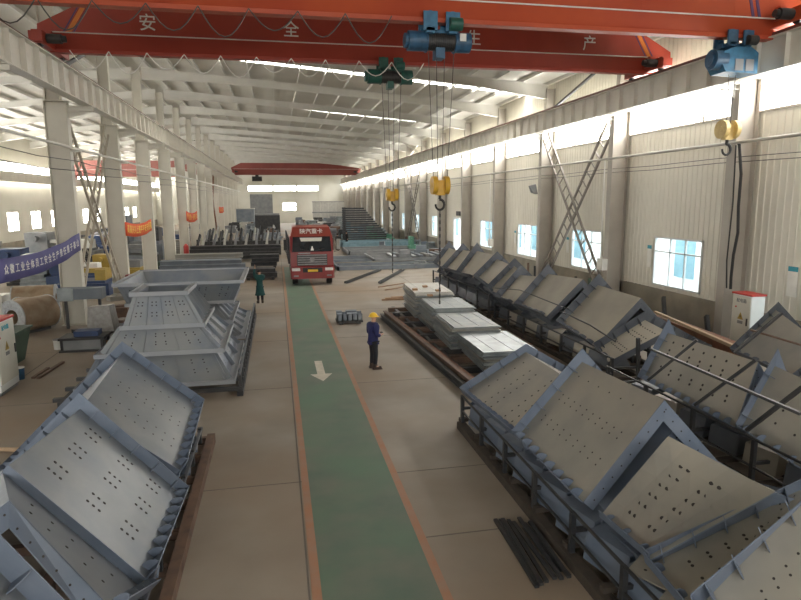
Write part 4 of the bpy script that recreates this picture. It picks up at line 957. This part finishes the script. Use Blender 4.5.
def person(label, px, py, hgt, head, coat, trous, helmet=None, hair='hair', arms='phone', coatlen=0, cat='person', back=True, lod=False):
    """heading = angle of facing direction in the XY plane"""
    g = onz(px, py, 0); r = thing('person', label, cat, (g.x, g.y, 0))
    s = hgt/1.75; ca, sa = math.cos(head), math.sin(head)
    def T(f, l, z): return V((g.x+(ca*f-sa*l)*s, g.y+(sa*f+ca*l)*s, z*s))   # f forward, l left
    J = []; E = []
    def add(p, rr, par=None):
        J.append((T(*p), rr*s)); i = len(J)-1
        if par is not None: E.append((par, i))
        return i
    pel = add((0, 0, .95), .12); sp = add((0, 0, 1.18), .10, pel); ch = add((.0, 0, 1.36), .11, sp); nk = add((.01, 0, 1.49), .055, ch); hb = add((.03, 0, 1.58), .075, nk); ht = add((.03, 0, 1.67), .085, hb)
    H = {}
    for sd in (1, -1):
        hp = add((0, .09*sd, .90), .095, pel); kn = add((.03, .10*sd, .50), .062, hp); an = add((0, .11*sd, .10), .042, kn); to = add((.15, .13*sd, .045), .04, an)
        sh = add((0, .19*sd, 1.41), .062, ch)
        if arms == 'phone' : el = add((-.02, .25*sd, 1.13), .046, sh); wr = add((.20, .13*sd, 1.09), .03, el); d = V((.8, -.35*sd, .2))
        elif arms == 'up' and sd > 0: el = add((.12, .25, 1.62), .046, sh); wr = add((.16, .18, 1.88), .03, el); d = V((.1, 0, 1))
        elif arms == 'up': el = add((.15, -.22, 1.2), .046, sh); wr = add((.25, -.1, 1.42), .03, el); d = V((.3, .3, .9))
        else: el = add((-.03, .25*sd, 1.13), .046, sh); wr = add((.03, .26*sd, .88), .03, el); d = V((.1, 0, -1))
        d.normalize(); w = V(J[wr][0]); base = (.20, .13*sd, 1.09)
        # palm and five fingers
        loc = [ (.20, .13*sd, 1.09) if arms == 'phone' else ((.16, .18, 1.88) if (arms == 'up' and sd > 0) else ((.25, -.1, 1.42) if arms == 'up' else (.03, .26*sd, .88)))][0]
        lv = V(loc); side = V((0, 0, 1)).cross(d) if abs(d.z) < .9 else V((1, 0, 0)); side.normalize()
        pm = add(tuple(lv+d*.055), .032, wr)
        if not lod:
            for k, (o, L) in enumerate(((-.032, .075), (-.011, .09), (.011, .085), (.032, .065))):
                a1 = add(tuple(lv+d*.09+side*o), .0095, pm); a2 = add(tuple(lv+d*(.09+L*.5)+side*o), .009, a1); add(tuple(lv+d*(.09+L*.8)+side*o+V((0, 0, -.02))), .008, a2)
            th = add(tuple(lv+d*.05+side*-.05*sd), .011, pm); add(tuple(lv+d*.09+side*-.06*sd), .009, th)
    skinned('body', J, E, pel, 'skin', r)
    b = MB()   # face details on the head
    hc = T(.04, 0, 1.645)
    for sd in (1, -1):
        ball(b, T(.118, .032*sd, 1.655), .011*s, .011*s, .008*s, 8, 1); ball(b, T(.03, .088*sd, 1.64), .014*s, .014*s, .03*s, 8, 0)
    ball(b, T(.13, 0, 1.63), .014*s, .014*s, .022*s, 8, 0); ball(b, T(.115, 0, 1.588), .012*s, .022*s, .006*s, 8, 2)
    b.build('face', ['skin', 'hair', 'dkred'], r)
    # jacket
    J2 = []; E2 = []
    def a2(p, rr, par=None):
        J2.append((T(*p), rr*s)); i = len(J2)-1
        if par is not None: E2.append((par, i))
        return i
    c0 = a2((0, 0, 1.0), .175); c1 = a2((0, 0, 1.2), .175, c0); c2 = a2((0, 0, 1.37), .175, c1); c3 = a2((.01, 0, 1.52), .10, c2)
    lo = c0
    a2((0, 0, .88), .17, c0)
    for sd in (1, -1):
        sh = a2((0, .20*sd, 1.38), .125, c2)
        if arms == 'phone': el = a2((-.02, .26*sd, 1.13), .08, sh); a2((.17, .15*sd, 1.09), .06, el)
        elif arms == 'up' and sd > 0: el = a2((.12, .25, 1.62), .065, sh); a2((.155, .19, 1.82), .05, el)
        elif arms == 'up': el = a2((.15, -.22, 1.2), .065, sh); a2((.23, -.12, 1.37), .05, el)
        else: el = a2((-.03, .25*sd, 1.13), .065, sh); a2((.02, .26*sd, .92), .05, el)
    skinned('jacket', J2, E2, c0, coat, r)
    if coatlen:
        b = MB(); n = 16; vs = []
        for z, rx in ((1.0, .17), (.75, .2), (.55, .235), (coatlen, .27)):
            for j in range(n): a = 2*math.pi*j/n; vs.append(T(rx*math.cos(a)*.8, rx*math.sin(a), z))
        b.add(vs, [(i*n+j, i*n+(j+1) % n, (i+1)*n+(j+1) % n, (i+1)*n+j) for i in range(3) for j in range(n)], 0, True)
        cs = b.build('coat_skirt', coat, r); cs.modifiers.new('t', 'SOLIDIFY').thickness = .02
    J3 = []; E3 = []
    def a3(p, rr, par=None):
        J3.append((T(*p), rr*s)); i = len(J3)-1
        if par is not None: E3.append((par, i))
        return i
    c0 = a3((0, 0, .93), .14)
    for sd in (1, -1):
        hp = a3((0, .09*sd, .84), .115, c0); kn = a3((.03, .105*sd, .50), .085, hp); a3((0, .11*sd, .13), .07, kn)
    skinned('trousers', J3, E3, 0, trous, r)
    for sd in (1, -1):
        b = MB(); ball(b, T(.07, .12*sd, .05), .0+.06*s, .06*s, .05*s, 10); 
        b2 = MB()
        p0 = T(-.06, .11*sd, .05); p1 = T(.2, .135*sd, .04)
        b2.cyl(p0, p1, .055*s, 10, .045*s); b2.cyl(T(-.02, .11*sd, .02), T(-.005, .11*sd, .17), .062*s, 10)
        b2.box(min(p0.x, p1.x)-.03, max(p0.x, p1.x)+.03, min(p0.y, p1.y)-.03, max(p0.y, p1.y)+.03, 0, .02)
        b2.build('boot', 'boot', r)
    if helmet:
        b = MB(); ball(b, T(.02, 0, 1.70), .135*s, .125*s, .125*s, 18, 0, -.1, 1.)
        b.cyl(T(.02, 0, 1.685), T(.02, 0, 1.70), .15*s, 18); hlm = b.build('helmet', helmet, r)
        b = MB(); b.hexa([T(.12, .09, 1.675), T(.12, -.09, 1.675), T(.21, -.05, 1.67), T(.21, .05, 1.67)], [T(.12, .09, 1.69), T(.12, -.09, 1.69), T(.21, -.05, 1.685), T(.21, .05, 1.685)]); b.build('visor', helmet, hlm)
    else:
        b = MB(); ball(b, T(.015, 0, 1.675), .105*s, .098*s, .105*s, 14, 0, -.35, 1.); b.build('hair', hair, r)
    return T
T = person('person in navy jacket and yellow helmet looking down at a phone', 373.5, 368.5, 1.72, math.radians(20), 'navy', 'trous', 'helm', arms='phone')
b = MB(); p = T(.30, .0, 1.14); b.box(p.x-.04, p.x+.04, p.y-.07, p.y+.07, p.z-.0, p.z+.015); tag(b.build('mobile_phone', 'black'), 'dark phone held by the person in the yellow helmet', 'phone')
person('person in long dark green coat with a raised arm beside the hoppers', 260.5, 303, 1.72, math.radians(100), 'gcoat', 'trous', None, arms='up', coatlen=.42)
person('dark clothed person standing left of the tall dark panel stack', 347, 247, 1.75, math.radians(200), 'hair', 'trous', None, arms='down', lod=True)
person('person in dark clothes standing just right of the truck cab', 337.5, 250, 1.7, math.radians(30), 'hair', 'trous', None, arms='down', lod=True)

# ---------------------------------------------------------------- electrical cabinets
def cabinet(label, x, y0, y1, s, h=2.0, d=.55, txt='配电箱'):
    x1 = x-s*d   # body extends away from the aisle
    r = thing('control_cabinet', label, 'electrical cabinet', ((x+x1)/2, (y0+y1)/2, 0)); xa, xb = min(x, x1), max(x, x1)
    MB().box(xa, xb, y0, y1, .1, h).build('body', 'cabside', r)
    MB().box(xa+.03, xb-.03, y0+.03, y1-.03, 0, .1).build('plinth', 'mgrey', r)
    MB().box(xa-.03, xb+.03, y0-.03, y1+.03, h, h+.06).build('roof_trim', 'cabred', r)
    dr = MB().box(min(x, x+s*.02), max(x, x+s*.02), y0+.03, y1-.03, .3, h-.04).build('door', 'cab', r)
    MB().box(min(x+s*.02, x+s*.05), max(x+s*.02, x+s*.05), y1-.14 if s > 0 else y0+.10, y1-.10 if s > 0 else y0+.14, 1.0, 1.25).build('handle', 'dark', dr)
    fx = x+s*.022; xd = (0, s, 0); ym = (y0+y1)/2
    tr = MB(); w = .13; zc = 1.28
    tr.extr([(fx, ym-w, zc-.1), (fx, ym+w, zc-.1), (fx, ym, zc+.14)], (s*.004, 0, 0)); tr.build('warning_triangle', 'myel', dr)
    tr = MB(); tr.extr([(fx+s*.004, ym-.02, zc-.07), (fx+s*.004, ym+.03, zc+.0), (fx+s*.004, ym+.0, zc+.0), (fx+s*.004, ym+.02, zc+.08), (fx+s*.004, ym-.03, zc-.01), (fx+s*.004, ym, zc-.01)], (s*.003, 0, 0)); tr.build('lightning_mark', 'black', dr)
    MB().box(min(fx, fx+s*.004), max(fx, fx+s*.004), ym-.12, ym+.12, zc-.25, zc-.15).build('caution_label', 'mgrey', dr)
    text('lettering', txt, .15, frame((fx+s*.003, ym, h-.2), xd, (0, 0, 1)), 'teal' if s > 0 else 'mgrey', dr)
    MB().cyl((fx, y0+.2 if s > 0 else y1-.2, h-.42), (fx+s*.02, y0+.2 if s > 0 else y1-.2, h-.42), .03, 10).build('indicator', 'cabred', dr)
cabinet('cream control cabinet with warning triangle at the left frame edge', -7.5, 17.75, 18.95, 1)
cabinet('cream control cabinet with red top against the right wall column', 15.15, 17.05, 17.9, -1, d=.5)
r = thing('fire_extinguisher', 'red extinguisher box at the foot of the second left column', 'extinguisher', (-8.15, 36.2, 0)); MB().box(-8.25, -7.95, 35.5, 36.0, 0, 1.25).build('box', 'dkred', r); MB().cyl((-7.85, 36.1, 0), (-7.85, 36.1, 1.1), .13, 12).build('cylinder', 'galv2', r)

# ---------------------------------------------------------------- banners
def banner(y0, y1, z0, z1, h, m, mt, body, size, label, sag=.25, x=-8.15):
    r = thing('cloth_banner', label, 'banner', (x, (y0+y1)/2, min(z0, z1)-h)); n = 16; b = MB(); vs = []
    for i in range(n+1):
        t = i/n; y = y0+(y1-y0)*t; z = z0+(z1-z0)*t-sag*math.sin(math.pi*t)
        xx = x+.03*math.sin(t*19)
        vs += [(xx, y, z-h), (xx, y, z)]
    b.add(vs, [(2*i, 2*i+2, 2*i+3, 2*i+1) for i in range(n)], 0, True); o = b.build('cloth', m, r); o.modifiers.new('t', 'SOLIDIFY').thickness = .01
    k = len(body)
    for i, ch in enumerate(body):
        t = (i+.5)/k*.94+.03; y = y0+(y1-y0)*t; z = z0+(z1-z0)*t-sag*math.sin(math.pi*t)-h*.5
        sl = (z1-z0)-sag*math.pi*math.cos(math.pi*t)
        text('lettering', ch, size, frame((x+.045, y, z), (0, y1-y0, sl), (0, -sl, y1-y0)), mt, r, ext=.002)
zA = onx(0, 245, -8.15).z; zB = onx(76, 234, -8.15)
print('banner', onx(0, 245, -8.15), onx(0, 269, -8.15), zB, onx(76, 249, -8.15))
banner(20.0, 27.85, 3.55, 3.93, .72, 'purple', 'white', '众徽工业全体员工安全生产责任重于泰山', .32, 'purple banner with white characters tied to the near left column', sag=.2)
a = onx(125, 222, -8.15); c = onx(151, 219, -8.15)
print('b2', a, c, onx(125, 236, -8.15))
banner(a.y, c.y, a.z, c.z, .75, 'banner', 'bantext', '高高兴兴上班平平安安回家', .5, 'red banner with yellow characters between second and third left columns', sag=.2)
a = onx(186, 211, -8.15); c = onx(197, 211, -8.15)
banner(a.y, c.y, a.z, c.z, .9, 'banner', 'bantext', '安全第一预防为主', .6, 'smaller red banner farther along the left columns', sag=.2)
a = onx(219, 206.5, -8.15); c = onx(223.5, 206.5, -8.15)
banner(a.y, c.y, a.z, c.z, .9, 'banner', 'bantext', '质量第一', .6, 'tiny farthest red banner along the left columns', sag=.1)

# ---------------------------------------------------------------- left bay items
def coil(x, y, z, r_, L, ang, label):
    r = thing('steel_coil', label, 'steel coil', (x, y, 0)); d = V((math.cos(ang), math.sin(ang), 0))
    MB().ring(V((x, y, z))-d*L/2, V((x, y, z))+d*L/2, r_, r_*.45, 32, 0, 1).build('coil_body', ['coil', 'coilend'], r)
    for s in (-1, 1):
        c = V((x, y, z))+d*s*L/2; MB().ring(c-d*.02, c+d*.03, r_*1.03, r_*.6, 32).build('edge_guard', 'coilend', r)
    MB().bar(V((x, y, .08))-d*L*.4, V((x, y, .08))+d*L*.4, .5, .16).build('cradle', 'dark', r)
p1 = onz(22, 318, 0)
e1 = ony(11, 308, 26.2); e2 = ony(47, 311, 28.0)
coil(e1.x+.42, e1.y+.72, .74, .66, 1.66, math.radians(60), 'brown steel coil at left with its pale ring end facing the aisle')
coil(e2.x-.62, e2.y+.12, .66, .58, 1.25, math.radians(-14), 'brown steel coil under the purple banner nearest the white column')
coil(-11.0, 30.4, .76, .7, 1.7, math.radians(10), 'brown steel coil at the back of the coil group')
coil(-13.0, 25.6, .62, .56, 1.4, math.radians(60), 'smaller coil at the left frame edge behind the cream cabinet')
r = thing('waste_bin', 'dark green open bin beside the cream cabinet at left', 'bin', (-8.9, 21.5, 0))
b = MB(); b.hexa([(-9.1, 21.2, 0), (-8.5, 21.2, 0), (-8.5, 22.1, 0), (-9.1, 22.1, 0)], [(-9.3, 21, 1.05), (-8.3, 21, 1.05), (-8.3, 22.3, 1.05), (-9.3, 22.3, 1.05)]); b.build('body', 'bin', r); MB().box(-9.35, -8.25, 20.95, 22.35, 1.05, 1.12).build('rim', 'bin', r)
def bucket(px, py, rr, h, m, label):
    g = onz(px, py); r = thing('paint_bucket', label, 'bucket', (g.x, g.y, 0)); MB().cyl((g.x, g.y, 0), (g.x, g.y, h), rr*.9, 16, rr).build('pail', m, r); MB().cyl((g.x, g.y, h), (g.x, g.y, h+.03), rr*1.05, 16).build('lid', 'white' if m != 'white' else 'mgrey', r)
bucket(59, 349, .17, .34, 'white', 'white paint bucket on the floor near the steel bench')
bucket(20.5, 379, .13, .34, 'hblue', 'dark blue bucket beside the cream cabinet')
p = onz(82, 352); r = thing('steel_workbench', 'low dark steel bench with a blue top item left of hoppers', 'bench', (p.x, p.y+.5, 0))
b = MB(); b.box(p.x-.75, p.x+.75, p.y, p.y+1.0, .42, .5)
for dx in (-.7, .62): b.box(p.x+dx, p.x+dx+.08, p.y+.05, p.y+.13, .06, .42); b.box(p.x+dx, p.x+dx+.08, p.y+.85, p.y+.93, .06, .42)
b.box(p.x-.75, p.x+.75, p.y, p.y+1, 0, .06); b.build('frame', 'dark', r); MB().box(p.x-.65, p.x+.6, p.y+.1, p.y+.9, .06, .4).build('drawer_block', 'mgrey', r)
tag(MB().box(p.x-.3, p.x+.5, p.y+.25, p.y+.8, .5, .68).build('tool_case', 'blue'), 'blue tool case on the low dark steel bench', 'case')
b = MB(); rotbox(b, p.x-1.1, p.y+1.3, .06, .7, 0, .08, .5); rotbox(b, p.x-.85, p.y+1.3, .06, .7, 0, .08, .5); rotbox(b, p.x-.6, p.y+1.3, .06, .7, 0, .08, .5); tag(b.build('timber_skid', 'dark'), 'dark slatted skid left of the low steel bench', 'skid')
p = onz(103, 333); r = thing('wrapped_pallet', 'plastic wrapped grey load standing beside the near left column', 'wrapped load', (p.x, p.y, 0))
b = MB(); b.hexa([(p.x-.5, p.y-.3, .12), (p.x+.5, p.y-.3, .12), (p.x+.5, p.y+.6, .12), (p.x-.5, p.y+.6, .12)], [(p.x-.42, p.y-.25, 1.1), (p.x+.36, p.y-.22, 1.15), (p.x+.4, p.y+.5, 1.1), (p.x-.45, p.y+.5, 1.05)]); b.build('load', 'wrap', r); MB().box(p.x-.55, p.x+.55, p.y-.32, p.y+.62, 0, .12).build('pallet', 'dark', r)
r = thing('steel_bracket_box', 'pale grey steel box beam sticking out in front of near left column', 'steel box', (-8.0, 27.2, 1.3))
MB().box(-8.9, -7.2, 26.9, 27.5, 1.25, 1.7).build('beam', 'mgrey2', r); MB().box(-8.9, -8.3, 26.85, 26.9, 1.2, 1.75).build('end_plate', 'galv', r)
for dx in (-8.7, -7.4): MB().box(dx-.05, dx+.05, 27.15, 27.25, 0, 1.25).build('leg', 'rack', r)
for i, (px, py, w, d, h, m, lab) in enumerate([(120, 318, .8, .5, .5, 'rust', 'rusty scrap box left of the hopper stack'), (126, 335, .6, .3, .3, 'dark', 'dark offcut pile beside the hopper skid'), (118, 300, 1.0, .6, .25, 'galv2', 'flat beige sheet pile behind the wrapped load'), (112, 345, .4, .3, .2, 'wood', 'small brown carton beside the steel bench')]):
    p = onz(px, py); b = MB(); rotbox(b, p.x, p.y, w/2, d/2, 0, h, .3*i); rotbox(b, p.x+.1, p.y+.2, w/2.5, d/3, h, h+.08, .3*i+.4); tag(b.build('scrap_pile', m), lab, 'scrap')
for (p, q, lab) in (((38, 378), (63, 362), 'right'), ((33, 378), (48, 368), 'left')):
    tag(MB().bar(onz(*p, .03), onz(*q, .03), .1, .06).build('steel_channel', 'rust'), '%s of two short rusty bars on the floor by the cream cabinet' % lab, 'steel bar')
tag(MB().bar(onz(-5, 449, .04), onz(34, 450, .04), .06, .07).build('wood_batten', 'woodl'), 'light wooden batten on the floor left of the chute row', 'batten')
for i in range(22):
    x = random.uniform(-8.0, -6.1); y = random.uniform(23.5, 33); b = MB()
    rotbox(b, x, y, random.uniform(.1, .35), random.uniform(.04, .3), 0, random.uniform(.04, .25), random.uniform(0, 3))
    tag(b.build('steel_offcut', random.choice(['rust', 'dark', 'mgrey', 'galv2', 'wood', 'rack'])), 'small offcut among the scrap strewn between the left columns and the hoppers', 'scrap', 'offcuts strewn left of the hoppers')
# blue / yellow machines
def machine(x, y, w, d, h, m1, m2, label, name='workshop_machine', n=2):
    r = thing(name, label, 'machine', (x, y, 0)); b = MB(); b.box(x-w/2, x+w/2, y-d/2, y+d/2, 0, h*.35); b.box(x-w*.42, x+w*.42, y-d*.4, y+d*.4, h*.35, h*.42); b.build('bed', m1, r)
    b = MB(); b.box(x-w*.45, x-w*.15, y-d*.35, y+d*.35, h*.42, h); b.cyl((x-w*.3, y-d*.35, h*.8), (x-w*.3, y-d*.55, h*.8), h*.1, 12); b.build('headstock', m1, r)
    MB().box(x-w*.15, x+w*.4, y-d*.15, y+d*.15, h*.62, h*.74).build('arm', m2, r); MB().box(x+w*.22, x+w*.42, y-d*.3, y+d*.3, h*.42, h*.72).build('tailstock', m2, r)
machine(-10.8, 37.5, 2.8, 2.0, 2.0, 'blue', 'myel', 'blue and yellow machine behind the near left columns')
machine(-12.6, 42, 3.2, 1.6, 1.9, 'blue', 'white', 'blue machine with white arm farther left behind the banner')
machine(-13.5, 31, 2.6, 2, 1.4, 'mgrey', 'white', 'grey machine behind the brown coils')
machine(-11.0, 46, 3.5, 1.8, 1.6, 'myel', 'mgrey', 'yellow machine between second and third left columns')
machine(-11.5, 53, 3.2, 2.4, 2.4, 'dark', 'mgrey', 'dark machine beyond the third left column')
machine(-12.5, 60, 4.5, 3, 4.0, 'mgrey2', 'dark', 'tall grey-green machine beyond the fourth left column')
machine(-9.8, 51, 1.4, 1.2, 1.5, 'bin', 'dark', 'dark cabinet-like machine at the foot of a left column')
machine(-17, 48, 5, 2.5, 2.0, 'blue', 'galv', 'long blue machine deep in the left bay')
machine(-19, 60, 6, 3, 2.6, 'mgrey', 'white', 'long grey machine deep in the left bay')
machine(-15, 68, 4, 3, 2.2, 'galv3', 'mgrey', 'white machine beyond the tall one in the left bay')
r = thing('red_gas_cylinder', 'red gas cylinder beside a left column farther back', 'gas cylinder', (-8.0, 57, 0)); MB().cyl((-8, 57, 0), (-8, 57, 1.3), .22, 12).cyl((-8, 57, 1.3), (-8, 57, 1.5), .22, 12, .06).build('bottle', 'cabred', r)
# clutter piles of plates in the left bay
CL = 'metal clutter'
cnt = 0
for i in range(46):
    x = random.uniform(-25, -9.8); y = random.uniform(42, 110); w = random.uniform(.8, 3.2); d = random.uniform(.6, 1.8); h = random.uniform(.5, 1.8)
    m = random.choice(['mgrey', 'mgrey2', 'galv3', 'galv', 'dark', 'rust', 'mgrey', 'blue', 'galv2'])
    r = thing('stacked_material', 'blurred stack of plates and boxes standing in the left bay behind the columns', 'material stack', (x, y, 0), 'stacks in the left bay')
    b = MB(); z = 0
    while z < h:
        hh = random.uniform(.12, .35); rotbox(b, x+random.uniform(-.1, .1), y, w/2*random.uniform(.7, 1), d/2, z, z+hh, random.uniform(-.15, .15)); z += hh+.02
    b.build('layers', m, r)
# ---------------------------------------------------------------- left aisle mid / far: dark racks, beams
def beamstack(x0, x1, y, n, m, label, h=.3, dz=.0, depth=1.2, cat='beam stack'):
    r = thing('beam_stack', label, cat, ((x0+x1)/2, y, 0))
    MB().box(x0+.3, x0+.5, y-depth/2, y+depth/2, 0, .15).box(x1-.5, x1-.3, y-depth/2, y+depth/2, 0, .15).build('support_block', 'dark', r)
    z = .15
    for i in range(n):
        b = MB(); a, c = x0+random.uniform(0, .3), x1-random.uniform(0, .3)
        for k in range(2):
            yy = y-depth/2+.05+k*(depth/2); b.box(a, c, yy, yy+depth*.42, z, z+.03); b.box(a, c, yy, yy+depth*.42, z+h-.03, z+h); b.box(a, c, yy+depth*.2, yy+depth*.22, z, z+h)
        b.build('beam', m, r); z += h
beamstack(-7.8, -2.2, 42.5, 4, 'mgrey2', 'grey beam bundle behind the small hopper rim')
beamstack(-2.4, .0, 42, 2, 'dark', 'short dark beam bundle beside the walkway edge')
beamstack(-7.5, -2.6, 47.5, 4, 'galv2', 'pale topped beam bundle behind the grey one')
beamstack(-2.2, .1, 49.5, 3, 'rack', 'dark beams left of the truck')
beamstack(-7.6, .3, 56, 4, 'dark', 'long dark beam bundle across the left side aisle')
for j in range(2):
    Yr = 62+j*8
    r = thing('hanging_part_rack', ('nearer' if j == 0 else 'farther')+' dark rack crowded with upright steel parts in the left side aisle', 'rack', (-4, Yr, 0))
    MB().box(-8, .3, Yr-1, Yr+1, 0, .9).build('base', 'dark', r)
    for i in range(16):
        x = -7.6+i*.5; b = MB(); b.bar((x, Yr-.6, .9), (x+.25, Yr+.3, 2.0+.25*(i % 3)), .12, .3); b.box(x, x+.2, Yr-.9, Yr-.8, 1.0, 1.6); b.build('upright_part', ['rack', 'mgrey', 'dark', 'galv3'][(i*7+j) % 4], r)
r = thing('storage_container', 'tall dark box standing left of the aisle at the far end', 'container', (-1.2, 92, 0)); MB().box(-3, .4, 90, 94, 0, 3.4).build('body', 'mgrey', r); MB().box(-3.05, .45, 89.95, 90.0, .2, 3.2).build('door', 'dark', r)
# far-field clutter both sides
lab = {0: 'blurred low stack of grey-blue steel parts on the floor at the far end'}
for i in range(90):
    sgn = random.random(); y = random.uniform(76, 145)
    x = random.uniform(-8, -.5) if sgn < .5 else random.uniform(4.2, 15)
    if x > 4 and y < 80: y += 8
    w = random.uniform(.8, 2.6); h = random.uniform(.5, 1.7); m = random.choice(['mgrey', 'mgrey2', 'mgrey2', 'dark', 'galv', 'rust', 'galv3', 'mgrey'])
    r = thing('steel_part_stack', lab[0], 'material stack', (x, y, 0), 'far steel part stacks'); b = MB(); z = 0
    while z < h:
        hh = random.uniform(.12, .4); rotbox(b, x+random.uniform(-.15, .15), y, w/2*random.uniform(.6, 1), random.uniform(.3, .8), z, z+hh, random.uniform(-.3, .3)); z += hh+.015
    b.build('layers', m, r)
# items beyond the flat frames on the right
machine(9.8, 80, 3, 2, 2.4, 'blue2', 'blue2', 'pale teal machine with raised arm by the tall panel stack')
machine(13.0, 78, 3.5, 2, 1.2, 'mgreen', 'mgreen', 'low green machine bed near the right wall')
machine(13.5, 84, 3, 2, 1.6, 'mgreen', 'mgrey', 'second green machine near the right wall')
machine(14, 62, 1.4, 1.2, 1.5, 'mgreen', 'galv', 'green machine beside the bright doorway')
for i in range(26):
    x = random.uniform(10, 15.4); y = random.uniform(38, 72); w = random.uniform(.4, 1.6); h = random.uniform(.4, 1.1)
    if 45 < y < 55: h *= .7
    b = MB(); z = 0 if not (48.7 < y < 53.8) else .57
    if 56.5 < y < 72: z = 0; x = max(x, 15.3) if 57 < y < 65 or y > 66 else x
    if y < 45: x = random.uniform(12.2, 15.2)
    rotbox(b, x, y, w/2, .4, z, z+h*.5, random.uniform(-.4, .4)); rotbox(b, x, y, w/2.6, .25, z+h*.5, z+h, random.uniform(-.4, .4))
    tag(b.build('stacked_material', random.choice(['mgrey', 'mgrey2', 'rust', 'dark', 'galv', 'mgreen'])), 'small blurred pile of shop material between wall row and right wall', 'material stack', 'piles along the right wall')
# along right wall near : timber / rusty beams and clutter behind rows
for i, (p, q, w, h, m, lb) in enumerate([((655, 312), (735, 347), .12, .1, 'woodl', 'long pale timber on top of the rusty pile at the right wall'), ((650, 316), (742, 352), .5, .35, 'rust2', 'long rusty red beam pile below the low window at right'), ((652, 330), (722, 362), .6, .3, 'rust', 'lower rusty beam in the pile at the right wall')]):
    z = (.75, .45, .15)[i]; tag(MB().bar(onz(*p, z), onz(*q, z), w, h).build('steel_beam', m), lb, 'beam')
for i, (px, py, h, m, lb) in enumerate([(672, 297, .9, 'dark', 'dark leaning bag against the dirty plinth under the low window'), (582, 268, .8, 'dark', 'dark heap at the foot of the laced brace at right'), (596, 275, .9, 'bin', 'dark green heap right of the laced brace foot'), (716, 318, .6, 'black', 'black tyre-like heap beside the nearest right column'), (540, 262, .8, 'dark', 'dark boxes against the right wall before the laced brace'), (533, 263, .9, 'rust', 'rusty upright offcuts against the right wall')]):
    d = onx(px, py, 15.7); x, y = 15.2, d.y; b = MB(); rotbox(b, x, y, .3, .45, 0, h*.45, .2); rotbox(b, x+.05, y+.3, .22, .35, h*.45, h*.6, .5); b.bar((x+.1, y-.2, h*.3), (x+.25, y+.2, h+.3), .12, .25); tag(b.build('scrap_pile', m), lb, 'scrap')
# far end: white gate panels
r = thing('gate_panel', 'pale grey sliding gate panels standing before the far end wall at right', 'gate', (11.2, 138, 0))
for i in range(4): MB().box(7.9+i*1.75, 9.6+i*1.75, 138, 138.1, .2, 5.0).build('panel', 'galv3', r)
MB().box(7.8, 15.0, 137.9, 138, 2.5, 2.75).box(7.8, 15, 137.9, 138, 4.9, 5.05).build('crossbar', 'mgrey', r)
r = thing('site_office', 'grey box cabin before the left part of the far end wall', 'cabin', (-6, 130, 0)); MB().box(-8, -4.5, 129, 133, 0, 3.6).build('body', 'mgrey2', r); MB().box(-8.1, -4.4, 128.9, 133.1, 3.6, 3.75).build('roof', 'galv3', r)

# ---------------------------------------------------------------- light, world, camera
w = bpy.data.worlds.new('World'); SC.world = w; w.use_nodes = True
bg = w.node_tree.nodes['Background']; bg.inputs['Color'].default_value = (.93, .97, 1, 1); bg.inputs['Strength'].default_value = 2.2
cam = bpy.data.cameras.new('Camera'); co = bpy.data.objects.new('Camera', cam); COL.objects.link(co)
cam.sensor_fit = 'HORIZONTAL'; cam.sensor_width = 36; cam.lens = F/801*36; cam.clip_end = 500
# camera axes in the world: right = ray x row, up = -row y, back = -row z
Xr = V((vx.x, vy.x, vz.x)); Yd = V((vx.y, vy.y, vz.y)); Zf = V((vx.z, vy.z, vz.z))
m = Matrix((Xr, -Yd, -Zf)).transposed().to_4x4(); m.translation = CAM; co.matrix_world = m
SC.camera = co
vs = SC.view_settings; vs.view_transform = 'Standard'; vs.look = 'None'; vs.gamma = 1.0; vs.use_curve_mapping = False; vs.exposure = 1.6
